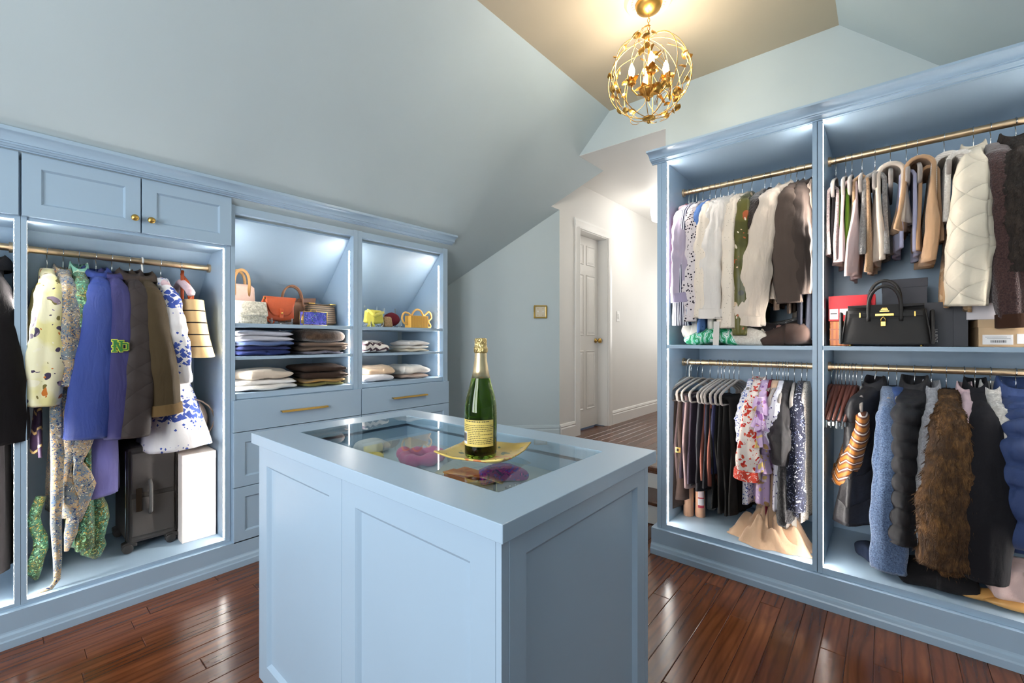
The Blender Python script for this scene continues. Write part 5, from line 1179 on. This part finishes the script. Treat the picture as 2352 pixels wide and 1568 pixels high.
blf = printed((66, 76, 186), [(120, 110, 216), (40, 46, 120), (150, 150, 230), (60, 130, 80), (30, 34, 70)], 60, .42, .4, .3, (84, 90, 206))
b = thing('handbag', 'blue flowered box clutch with gold frame and ring clasp', 'bag', (1.325, 2.815, S1), .02)
MB().box(-.076, -.024, .002, .076, .024, .086).build('box_body', blf, b, world=False, bevel=.003)
e = MB()
for x in (-.0775, .0775):
    e.tube([(x, -.025, .001), (x, -.025, .087), (x, .025, .087), (x, .025, .001)], .0022, 6, closed=True)
e.tube([(-.0775, -.025, .087), (.0775, -.025, .087)], .0022, 6).tube([(-.0775, -.025, .002), (.0775, -.025, .002)], .0022, 6)
e.build('frame_trim', M['brass'], b, smooth=True, world=False)
MB().tube([(-.018, 0, .088), (-.018, 0, .1), (.018, 0, .1), (.018, 0, .088)], .003, 6).build('clasp', M['brass'], b, world=False)
MB().tube([(-.082, -.02, .07), (-.086, -.025, .045), (-.086, -.025, .01)], [.002, .005, .0075], 8).build('tassel', M['brass'], b, smooth=True, world=False)
ylw = cloth(208, 198, 84, .6, .08)
b = thing('handbag', 'chartreuse yellow satin clutch with twisted bow', 'bag', (1.80, 2.875, S1+.022), .05)
slab(.165, .14, .05, .03, .105, rnd=.5).build('bag_body', ylw, b, smooth=True, world=False)
MB().grid(lambda u, v: (-.085+.06*u+.01*math.sin(9*v), -.035-.012*math.sin(PI*v), -.02+.125*v-.03*u*math.sin(PI*v)), 8, 14).build('bow', ylw, b, smooth=True, world=False)
MB().tube([(-.075, -.03, .1), (-.02, -.04, .06), (.06, -.035, .09)], [.012, .016, .01], 10).build('twist', ylw, b, smooth=True, world=False)
stand(1.80, 2.875, .10, 'clear acrylic stand under the yellow satin clutch')
b = thing('handbag', 'small tan straw pouch between the yellow and maroon bags', 'bag', (1.945, 2.92, S1), .2)
slab(.09, .075, .05, .02, .085).build('bag_body', woolly((150, 116, 76), (206, 170, 120), 120), b, smooth=True, world=False)
b = thing('handbag', 'maroon velvet bag behind the wicker bag handle', 'bag', (2.04, 3.0, S1+.02), .05)
def heart(u, v):
    a = 2*PI*v; r = .09*(1-.18*abs(math.cos(a))-.0*math.sin(a)); d = .03*math.cos((u-.5)*PI)
    s = abs(math.sin(u*PI))**.3
    return (r*1.05*math.cos(a)*s, (u-.5)*.06, .05+r*.62*math.sin(a)*s)
MB().grid(heart, 9, 40, cv=True).build('bag_body', cloth(96, 18, 34, .7), b, smooth=True, world=False)
stand(2.05, 3.0, .10, 'clear acrylic stand under the maroon velvet bag')
wk = striped((214, 166, 82), (180, 130, 58), 110, 'x', .55, .7)
b = thing('handbag', 'yellow wicker box bag with wavy cloud-shaped handle', 'bag', (2.165, 2.84, S1), .02)
MB().box(-.088, -.04, .001, .088, .04, .098).build('box_body', wk, b, world=False, bevel=.005)
hp = [(-.088, .03), (-.125, .04), (-.142, .08), (-.12, .118), (-.08, .115), (-.055, .1), (-.03, .13), (.0, .148), (.035, .142), (.055, .118), (.07, .1), (.095, .118), (.122, .135), (.145, .115), (.148, .085), (.125, .065), (.12, .05), (.138, .03), (.135, .01), (.088, .006)]
def cat(P, k=5):
    out = []; n = len(P)
    for i in range(n-1):
        a, b_, c, d = P[max(i-1, 0)], P[i], P[i+1], P[min(i+2, n-1)]
        for j in range(k):
            t = j/k; out.append(tuple(.5*((2*b_[q])+(c[q]-a[q])*t+(2*a[q]-5*b_[q]+4*c[q]-d[q])*t*t+(3*b_[q]-a[q]-3*c[q]+d[q])*t**3) for q in range(2)))
    return out+[P[-1]]
MB().tube([(x, 0, z) for x, z in cat(hp)], .0078, 8).build('handle', plain('honey_wicker', srgb(226, 176, 96), .7, 0, .1, 90, .5), b, smooth=True, world=False)
MB().box(-.012, -.042, .012, .012, -.0395, .02).build('name_plate', M['brass'], b, world=False)

# folded clothes
def stack(x, y, z, items):
    for i, (nm, lb, cat_, w, d, h, m, lay) in enumerate(items):
        folded(nm, lb, cat_, (x+.006*((i*7) % 3-1), y+.005*((i*5) % 3-1), z+.0005), (w, d, h), m, .07*((i*2+int(x*10)) % 3-1), int(x*100)+i, layers=lay, bulge=.15 if i < len(items)-1 else .35); z += h*.97
wj = cloth(214, 214, 224, .85, .1); lb_ = cloth(96, 120, 172, .85, .15); nv = cloth(48, 56, 100, .85, .15); nv2 = cloth(40, 52, 104, .85, .15)
stack(1.035, 2.93, S2, [('jeans', 'dark indigo jeans at the bottom of the denim stack', 'jeans', .31, .3, .03, nv2, 1), ('jeans', 'deep navy jeans second from the bottom of the denim stack', 'jeans', .30, .3, .028, nv, 1), ('jeans', 'mid blue jeans third in the denim stack', 'jeans', .295, .3, .028, lb_, 1), ('jeans', 'pale washed jeans on top of the denim stack', 'jeans', .30, .3, .062, wj, 2)])
stack(1.40, 2.93, S2, [('trousers', 'grey denim trousers at the bottom of the brown stack', 'trousers', .27, .3, .02, cloth(120, 116, 130), 1), ('trousers', 'taupe trousers second from the bottom of the brown stack', 'trousers', .30, .3, .03, cloth(116, 98, 86), 1), ('trousers', 'light brown trousers third in the brown stack', 'trousers', .285, .3, .03, cloth(132, 108, 92), 1), ('trousers', 'thick dark brown velvet trousers on top of the brown stack', 'trousers', .265, .3, .07, woolly((64, 46, 34), (104, 80, 62), 40), 1)])
stack(1.05, 2.93, S3, [('jeans', 'lower white jeans of the white stack on the bottom shelf', 'jeans', .33, .3, .032, cloth(240, 236, 230, .85, .05), 1), ('jeans', 'upper white jeans of the white stack on the bottom shelf', 'jeans', .31, .3, .032, cloth(244, 240, 236, .85, .05), 1), ('trousers', 'cream trousers on top of the white stack', 'trousers', .29, .3, .055, cloth(236, 218, 198, .85, .06), 1)])
stack(1.40, 2.93, S3, [('trousers', 'olive trousers at the bottom of the right stack', 'trousers', .28, .3, .022, cloth(128, 120, 70), 1), ('trousers', 'mustard trousers in the middle of the right stack', 'trousers', .27, .3, .022, cloth(178, 136, 70), 1), ('jacket', 'dark chocolate folded jacket on top of the right stack', 'jacket', .285, .3, .09, cloth(62, 46, 38, .7, .2), 2)])
zg = striped((240, 232, 224), (84, 66, 74), 24, 'z', .62, .9, .018, 34, (84, 66, 74))
folded('sweater', 'black and white zigzag knit sweater rolled on the shelf', 'sweater', (1.755, 2.89, S2), (.20, .28, .082), zg, 0, 41, bulge=.1)
stack(2.14, 2.91, S2, [('shirt', 'cream folded shirt at the bottom of the small stack', 'shirt', .24, .26, .024, cloth(232, 220, 200, .85, .05), 1), ('shirt', 'white folded shirt in the middle of the small stack', 'shirt', .22, .26, .026, cloth(240, 234, 226, .85, .05), 1), ('shirt', 'white folded shirt on top of the small stack', 'shirt', .21, .26, .036, cloth(244, 238, 232, .85, .05), 1)])
stack(1.80, 2.90, S3, [('sweater', 'white folded sweater under the peach one', 'sweater', .245, .28, .045, cloth(238, 238, 244, .85, .05), 1), ('sweater', 'peach folded sweater on the bottom shelf', 'sweater', .23, .28, .055, cloth(240, 208, 174, .85, .06), 1)])
stack(2.13, 2.93, S3, [('sweater', 'taupe folded sweater under the white puffy one', 'sweater', .23, .28, .032, cloth(190, 166, 152, .85, .08), 1), ('sweater', 'white puffy folded sweater at the right end of the bottom shelf', 'sweater', .29, .28, .065, cloth(246, 240, 232, .85, .04), 1)])

# ------------------------------------------------------------------ luggage and box on the left wardrobe floor
sc_ = plain('brown_black_nylon', srgb(66, 60, 56), .6, 0, .12, 300, .4); trimm = plain('dark_plastic', srgb(52, 48, 46), .4)
b = thing('suitcase', 'dark grey soft suitcase on spinner wheels standing under the dresses', 'suitcase', (.53, 3.1, .162))
MB().box(.425, 2.93, .205, .632, 3.28, .70).build('case_body', sc_, b, bevel=.018)
MB().box(.44, 2.918, .24, .618, 2.93, .44).build('front_pocket', sc_, b, bevel=.006)
MB().box(.44, 2.918, .46, .618, 2.93, .67).build('front_pocket', sc_, b, bevel=.006)
MB().tube([(.515, 2.918, .36), (.515, 2.896, .37), (.515, 2.892, .42), (.515, 2.896, .50), (.515, 2.918, .52)], .016, 10, flat=.5, up=(1, 0, 0)).build('side_handle', plain('grey_webbing', srgb(92, 90, 88), .6), b, smooth=True)
lab(MB().box(.458, 2.911, .37, .482, 2.918, .49).build('name_tag', plain('dark_bronze', srgb(60, 48, 36), .3, .6), b, bevel=.002), 'bronze framed name tag')
for x in (.43, .627): MB().tube([(x, 2.932, .22), (x, 2.932, .68)], .004, 6).build('piping', trimm, b, smooth=True)
MB().tube([(.4245, 2.96, .22), (.4245, 2.96, .68)], .003, 6).build('zipper', M['chrome'], b, smooth=True)
for x, y in ((.437, 2.955), (.612, 2.95), (.44, 3.25), (.612, 3.25)):
    MB().prism([(-.03, 0), (.03, 0), (.03, .015), (.0, .03), (-.03, .02)], lambda p, t: (x+p[0], t, .19+p[1]), y-.02, y+.02).build('wheel_bracket', trimm, b, bevel=.003)
    for s in (-1, 1): MB().lathe([(.001, -.007), (.018, -.007), (.022, -.004), (.022, .004), (.018, .007), (.001, .007)], 20, (x-.008, y-.012+s*.0095, .1845), fn=lambda u, v, h: (u, h, v)).build('wheel', trimm, b, smooth=True, sharp=40)
b = thing('storage_box', 'tall white cardboard box standing right of the suitcase', 'box', (.71, 2.97, .162))
MB().box(.637, 2.855, .1625, .793, 3.12, .632).build('carton', plain('white_card', srgb(236, 226, 220), .6, 0, .03, 5, .02), b, bevel=.002)
MB().box(.6365, 2.854, .59, .7935, 3.121, .634).build('lid', plain('white_card', srgb(238, 228, 222), .6, 0, .03, 5, .02), b, bevel=.002)
b = thing('garment_bag', 'taupe padded garment bag resting on the suitcase and white box', 'bag', (.66, 3.06, .705))
MB().sphere((.66, 3.08, .79), .17, 28, (.86, 1.05, .86)).build('bag_body', cloth(176, 152, 132, .7, .08), b, smooth=True)
MB().tube([(.66+.148*math.sin(a), 2.94, .80+.13*math.cos(a)) for a in [k*PI/10 for k in range(11)]], .004, 6).build('piping', cloth(150, 128, 110), b, smooth=True)

# ------------------------------------------------------------------ right shelf: black handbag and shoe boxes
def boxthing(name, label, x0, y0, z0, x1, y1, z1, c, lid=.035, lidc=None):
    b = thing(name, label, 'box', ((x0+x1)/2, (y0+y1)/2, z0)); m = plain('card_box', srgb(*c), .55, 0, .05, 8, .03)
    MB().box(x0+.002, y0+.002, z0+.0006, x1-.002, y1-.002, z1-.002).build('carton', m, b)
    if lid: MB().box(x0, y0, z1-lid, x1, y1, z1).build('lid', plain('card_lid', srgb(*(lidc or c)), .55, 0, .05, 8, .03), b, bevel=.0012)
    return b
def txt(s, size, loc, parent, m, ax='R', vertical=False, sx=1.0):
    """flat lettering facing -X (ax R) or facing -Y (ax L)"""
    cu = bpy.data.curves.new('lettering', 'FONT'); cu.body = s; cu.size = size; cu.align_x = 'CENTER'; cu.align_y = 'CENTER'; cu.extrude = .0002
    o = bpy.data.objects.new('lettering', cu); C.objects.link(o)
    dg = bpy.context.evaluated_depsgraph_get(); me = bpy.data.meshes.new_from_object(o.evaluated_get(dg)); bpy.data.objects.remove(o)
    me.materials.clear(); me.materials.append(m); q = bpy.data.objects.new('lettering', me); C.objects.link(q); q.parent = parent
    q.location = Vector(loc)-cur(parent)
    base = Matrix.Rotation(-PI/2, 4, 'Z') if ax == 'R' else Matrix.Identity(4)
    rot = base @ Matrix.Rotation(PI/2, 4, 'X')
    if vertical: rot = rot @ Matrix.Rotation(-PI/2, 4, 'Z')
    q.rotation_euler = rot.to_euler(); q.scale = (sx, 1, 1); return q
BZ = 1.2225
inkw = plain('white_ink', srgb(225, 222, 220), .6); inkb = plain('black_ink', srgb(40, 38, 40), .6); stk = plain('white_sticker', srgb(232, 228, 226), .5)
ob = thing('wooden_box', 'orange striped wooden box under the red shoe box', 'box', (2.72, .165, BZ))
MB().box(2.655, .12, BZ, 2.83, .205, 1.342).build('carton', striped((206, 122, 60), (176, 92, 42), 60, 'y', .5, .4), ob, bevel=.003)
for z in (1.25, 1.30): MB().box(2.652, .119, z, 2.656, .206, z+.006).build('groove_trim', plain('dark_orange_wood', srgb(160, 84, 40), .4), ob)
rb_ = boxthing('shoe_box', 'bright red shoe box with white labels behind the black handbag', 2.66, .03, 1.3435, 2.86, .212, 1.468, (196, 34, 44), .0)
MB().box(2.6585, .172, 1.352, 2.662, .206, 1.402).build('sticker', stk, rb_); MB().box(2.6585, .10, 1.372, 2.662, .166, 1.402).build('sticker', stk, rb_)
MB().box(2.6575, .176, 1.378, 2.6588, .202, 1.382).build('print_line', inkb, rb_); txt('8', .022, (2.6582, .122, 1.387), rb_, inkb)
boxthing('shoe_box', 'black shoe box lying hidden behind the black handbag', 2.74, -.165, BZ, 3.04, .02, 1.41, (52, 52, 58), .03)
k2 = boxthing('shoe_box', 'charcoal shoe box resting on top behind the handbag handles', 2.73, -.15, 1.4105, 3.03, .01, 1.535, (58, 58, 66), .04)
k1 = boxthing('shoe_box', 'upright charcoal shoe box with white lettering beside the handbag', 2.66, -.268, BZ, 2.96, -.13, 1.418, (60, 60, 66), 0)
MB().box(2.658, -.27, BZ, 2.97, -.225, 1.42).build('lid', plain('card_lid', srgb(64, 64, 70), .55), k1, bevel=.0012)
txt('SAINT', .0145, (2.6595, -.158, 1.27), k1, inkw, vertical=True, sx=1.35); txt('LAURENT', .0135, (2.6595, -.172, 1.27), k1, inkw, vertical=True)
tb = boxthing('shoe_box', 'tan shoe box with white address labels at the right end of the shelf', 2.63, -.50, BZ, 2.93, -.295, 1.335, (206, 172, 132), .032)
MB().box(2.6285, -.392, 1.232, 2.632, -.308, 1.272).build('sticker', stk, tb); MB().box(2.6285, -.47, 1.236, 2.632, -.402, 1.275).build('sticker', stk, tb)
for z, a0, a1 in ((1.262, -.375, -.315), (1.256, -.385, -.32)): MB().box(2.6278, a0, z, 2.629, a1, z+.0012).build('print_line', inkb, tb)
bc = MB(); yb = -.33; rr_ = random.Random(4)
while yb > -.375: wv_ = rr_.choice((.0008, .0016)); bc.box(2.6278, yb, 1.24, 2.629, yb-wv_, 1.25); yb -= wv_+rr_.choice((.001, .002))
bc.build('barcode', inkb, tb)
boxthing('shoe_box', 'white shoe box stacked on the tan one', 2.65, -.49, 1.3355, 2.93, -.262, 1.43, (232, 224, 226), .0)
# the black handbag
blk = plain('black_leather', srgb(40, 37, 36), .42, 0, .1, 220, .35)
hb_ = thing('handbag', 'black leather top-handle handbag with gold padlock on the right shelf', 'bag', (2.60, .0, BZ+.004), -PI/2)
def bod(u, v):
    z = .005+.155*u; w_ = .158-.022*u; d_ = .062*(1-.45*u); a = 2*PI*v; c, s = math.cos(a), math.sin(a)
    bl = 1+.05*math.sin(PI*u)
    return (math.copysign(abs(c)**.28, c)*w_, math.copysign(abs(s)**.45, s)*d_*bl, z)
m_ = MB().grid(bod, 16, 56, cv=True); nb_ = len(m_.v); m_.f += [tuple(range(55, -1, -1)), tuple(range(nb_-56, nb_))]
m_.build('bag_body', blk, hb_, smooth=True, world=False)
for s in (-1, 1):
    MB().tube([(s*.152, -.055, .006), (s*.146, -.05, .06), (s*.137, -.042, .13), (s*.133, -.036, .158)], .003, 6).build('piping', blk, hb_, smooth=True, world=False)
    MB().prism([(-.062, 0), (.062, 0), (.035, .15), (-.035, .15)], lambda p, t: (t, p[0], .005+p[1]), s*.150, s*.162).build('side_gusset', blk, hb_, world=False, bevel=.006)
MB().prism([(-.136, .148), (.136, .148), (.13, .182), (-.13, .182)], lambda p, t: (p[0], t, p[1]), .012, .02).build('back_panel', blk, hb_, world=False, bevel=.002)
MB().prism([(-.13, .182), (.13, .182), (.13, .172), (.055, .17), (.05, .12), (-.05, .12), (-.055, .17), (-.13, .172)], lambda p, t: (p[0], t+ (p[1]-.18)*.0, p[1]), -.047, -.040).build('flap', blk, hb_, world=False, bevel=.002)
MB().prism([(-.13, .182), (.13, .182), (.13, .178), (-.13, .178)], lambda p, t: (p[0], t, p[1]), -.045, .018).build('top_fold', blk, hb_, world=False)
MB().box(-.125, -.052, .128, .125, -.046, .146).build('belt', blk, hb_, world=False, bevel=.002)
for y, z0 in ((-.05, .128), (.024, .16)):
    MB().tube([(-.055, y, z0-.02)]+[(-.055*math.cos(PI*k/20)*(1+.15*math.sin(PI*k/20)), y-.004*math.sin(PI*k/20), z0+.135*math.sin(PI*k/20)**.75) for k in range(21)]+[(.055, y, z0-.02)], .0068, 10).build('handle', blk, hb_, smooth=True, world=False)
MB().box(-.032, -.0555, .131, .032, -.0515, .142).build('gold_plate', M['brass'], hb_, world=False, bevel=.001)
MB().box(-.016, -.0525, .15, .016, -.0475, .155).box(-.012, -.05, .158, .012, -.0475, .162).box(-.009, -.05, .164, .009, -.0475, .167).build('stamp', M['brass'], hb_, world=False)
lk = MB().box(-.013, -.064, .085, .005, -.056, .107).build('padlock', M['brass'], hb_, world=False, bevel=.0015)
MB().tube([(-.011, -.06, .105), (-.011, -.06, .118), (-.004, -.06, .127), (.003, -.06, .118), (.003, -.06, .105)], .002, 8).build('shackle', M['brass'], lk, smooth=True, world=False)
for x in (-.085, .1): MB().box(x-.003, -.054, .126, x+.003, -.051, .148).build('belt_stud', M['brass'], hb_, world=False, bevel=.001)
for x in (-.12, .12): MB().sphere((x, -.045, .0), .005, 8).build('foot_stud', M['brass'], hb_, smooth=True, world=False)

# ------------------------------------------------------------------ bottle and plate on the island
PX, PY = .862, .832
yp = printed((222, 196, 106), [(150, 150, 70), (206, 120, 60), (96, 110, 66), (234, 214, 140)], 16, .3, 1.2, .25, (214, 180, 84))
pt_ = thing('serving_plate', 'square yellow plate with leaf print and upturned corners', 'plate', (PX, PY, IZ), math.radians(17))
def plt(u, v):
    x, y = (u-.5)*2, (v-.5)*2; r = max(abs(x), abs(y)); cr4 = (abs(x)*abs(y))
    z = .006+(max(0, r-.5)/.5)**2*.012+max(0, cr4-.45)*.018
    return (x*.102*(1-.03*cr4), y*.102*(1-.03*cr4), z)
o = MB().grid(plt, 25, 25).build('dish', yp, pt_, smooth=True, world=False); q_ = o.modifiers.new('t', 'SOLIDIFY'); q_.thickness = .004; q_.offset = -1
MB().box(-.045, -.045, .0002, .045, .045, .004).build('foot_ring', yp, pt_, world=False)
BX, BY, BZ0 = .843, .828, IZ+.0065
bt = thing('champagne_bottle', 'green champagne bottle with gold foil neck standing on the yellow plate', 'bottle', (BX, BY, BZ0))
t_ = NT('green_glass'); n_ = t_.noise(t_.coord(), 5, 1); gm_ = t_.fin(t_.mix(n_.outputs[0], srgb(128, 160, 48), srgb(138, 168, 56)), .02); t_.b.inputs['Transmission Weight'].default_value = 1; t_.b.inputs['IOR'].default_value = 1.45
outer = [(.001, .012), (.018, .006), (.034, .0), (.040, .002), (.0425, .008), (.0435, .02), (.0435, .118), (.0425, .14), (.038, .165), (.031, .19), (.025, .212), (.02, .235), (.0165, .26), (.0155, .285), (.0155, .292)]
inner = [(.012, .292), (.0122, .265), (.0165, .235), (.0215, .212), (.0275, .19), (.0345, .165), (.039, .14), (.040, .118), (.040, .022), (.036, .012), (.018, .014), (.001, .022)]
MB().lathe(outer+inner, 40, (BX, BY, BZ0)).build('glass', gm_, bt, smooth=True)
t_ = NT('wine'); n_ = t_.noise(t_.coord(), 5, 1); lq = t_.fin(t_.mix(n_.outputs[0], srgb(36, 34, 8), srgb(30, 28, 6)), .05)
MB().lathe([(.001, .0225), (.018, .0145), (.0358, .0128), (.0396, .0225), (.0396, .098), (.001, .098)], 32, (BX, BY, BZ0)).build('wine', lq, bt, smooth=True, sharp=40)
foil = metal('gold_foil', (236, 216, 172), .32); foil2 = NT('crinkled_gold_foil')
n_ = foil2.noise(foil2.coord((1, 1, .5)), 120, 3, .6, 1.0); foil2.bump(n_.outputs[0], .7, .01); foil2m = foil2.fin(srgb(214, 190, 130), .28, 1.0)
MB().lathe([(.0252, .2125), (.0204, .235), (.0168, .26), (.0158, .285), (.0158, .291), (.001, .291)], 36, (BX, BY, BZ0)).build('neck_foil', foil, bt, smooth=True)
def capf(u, v):
    pr_ = [(.0164, .279), (.0186, .283), (.0185, .292), (.0165, .298), (.0162, .308), (.0168, .314), (.0155, .3185), (.001, .3195)]
    f_ = u*(len(pr_)-1); i = min(int(f_), len(pr_)-2); t = f_-i; r = pr_[i][0]+(pr_[i+1][0]-pr_[i][0])*t; z = pr_[i][1]+(pr_[i+1][1]-pr_[i][1])*t
    a = 2*PI*v; r *= 1+.04*math.sin(11*a+z*300)*(1-u)
    return (BX+r*math.cos(a), BY+r*math.sin(a), BZ0+z)
MB().grid(capf, 22, 44, cv=True).build('cork_foil', foil2m, bt, smooth=True)
vx = math.atan2(-BY, -BX)
def cyl(a, z, r=.0438): return (BX+r*math.cos(vx+a), BY+r*math.sin(vx+a), BZ0+z)
lbm = plain('yellow_paper_label', srgb(232, 206, 112), .5, 0, .03, 10, .02)
lbl = MB().grid(lambda u, v: cyl(-1.42+2.27*u, .036+.069*v), 30, 2).build('label', lbm, bt, smooth=True)
rl = random.Random(9); tx = MB()
for k in range(13):
    z = .1-.0047*k
    if k == 1: continue
    a = -1.05 if k in (0,) else (-1.28 if k < 6 else -.82); e_ = .45 if k == 0 else .74
    while a < e_:
        w_ = rl.uniform(.03, .13)
        if k in (6, 8) and a > -.1: break
        tx.grid(lambda u, v: cyl(a+w_*u, z+(.0026 if k == 0 else .0016)*v, .0440), 3, 2); a += w_+.03
tx.build('label_print', inkb, lbl)
MB().grid(lambda u, v: cyl(-1.36+.42*u, .041+.032*v, .0441), 8, 2).build('barcode_patch', stk, lbl)
bb_ = MB(); a = -1.33
while a < -.98: w_ = rl.choice((.012, .022)); bb_.grid(lambda u, v: cyl(a+w_*u, .048+.022*v, .0443), 2, 2); a += w_+rl.choice((.012, .02))
bb_.build('barcode', inkb, lbl)

# ------------------------------------------------------------------ things in the display drawer
TZ = tz+.0005
satin = cloth(226, 92, 140, .3, .1)
hbd = thing('headband', 'hot pink satin headband with knot under the glass', 'headband', (.93, 1.19, TZ))
MB().tube([(.93+.062*math.cos(a), 1.19+.05*math.sin(a), TZ+.022) for a in [k*2*PI/28 for k in range(28)]], [.018+.004*math.sin(k*1.3) for k in range(28)], 10, closed=True, flat=1.1).build('band', satin, hbd, smooth=True)
MB().sphere((.895, 1.245, TZ+.03), .026, 14, (1, 1, .9)).build('knot', satin, hbd, smooth=True)
folded('gift_pouch', 'white tulle pouch under the far left of the glass', 'pouch', (.90, 1.43, TZ), (.12, .1, .04), cloth(236, 232, 230, .6, .05), .4, 61, bulge=.5)
folded('scarf', 'folded yellow silk scarf beside the white pouch', 'scarf', (.83, 1.33, TZ), (.09, .08, .02), cloth(228, 200, 84, .4), .8, 62)
w1 = thing('wallet', 'flat black leather case under the near edge of the glass', 'case', (.79, 1.02, TZ))
MB().box(.735, .92, TZ, .85, 1.13, TZ+.018).build('case_body', blk, w1, bevel=.004)
w2 = thing('wallet', 'orange leather wallet with tan flap under the glass', 'wallet', (.86, .92, TZ))
MB().box(.83, .875, TZ+.0185, .915, .965, TZ+.034).build('case_body', leather(230, 128, 48, .35), w2, bevel=.003)
MB().box(.828, .873, TZ+.0345, .872, .967, TZ+.037).build('flap', leather(216, 112, 40, .35), w2, bevel=.001)
folded('scarf', 'shiny purple and magenta silk scarf beside the orange wallet', 'scarf', (.965, .87, TZ), (.13, .09, .035), printed((150, 40, 140), [(90, 70, 190), (206, 60, 150), (60, 40, 120)], 40, .45, .6, .25), -.3, 63, bulge=.6)
bn = thing('bangle', 'wide gold bangle at the near corner under the glass', 'bangle', (.80, .75, TZ))
MB().tube([(.80+.036*math.cos(a), .75+.032*math.sin(a), TZ+.011) for a in [k*2*PI/30 for k in range(30)]], .010, 8, closed=True, flat=.5).build('ring', M['brass'], bn, smooth=True)
lt_ = thing('letter_card', 'cream envelope lying under the gold bangle', 'card', (.80, .78, TZ)); MB().box(.735, .70, TZ-.0003, .86, .83, TZ+.0008).build('envelope', plain('cream_card', srgb(232, 216, 180), .6), lt_)
nk = thing('necklace', 'fine silver bead necklace coiled beside the purple scarf', 'necklace', (.93, .76, TZ))
mbn = MB(); rn = random.Random(2)
for k in range(46):
    a = k*.32; r = .018+.0009*k; mbn.sphere((.93+r*math.cos(a), .755+r*.8*math.sin(a), TZ+.004), .0034, 6)
mbn.build('beads', M['chrome'], nk, smooth=True)
es = thing('earring', 'single pearl earring on the empty side of the display drawer', 'earring', (1.03, .765, TZ)); MB().sphere((1.03, .765, TZ+.005), .005, 10).build('pearl', plain('pearl', srgb(240, 236, 230), .15), es, smooth=True)
MB().tube([(1.03, .765, TZ+.009), (1.036, .765, TZ+.014)], .001, 6).build('post', M['chrome'], es)
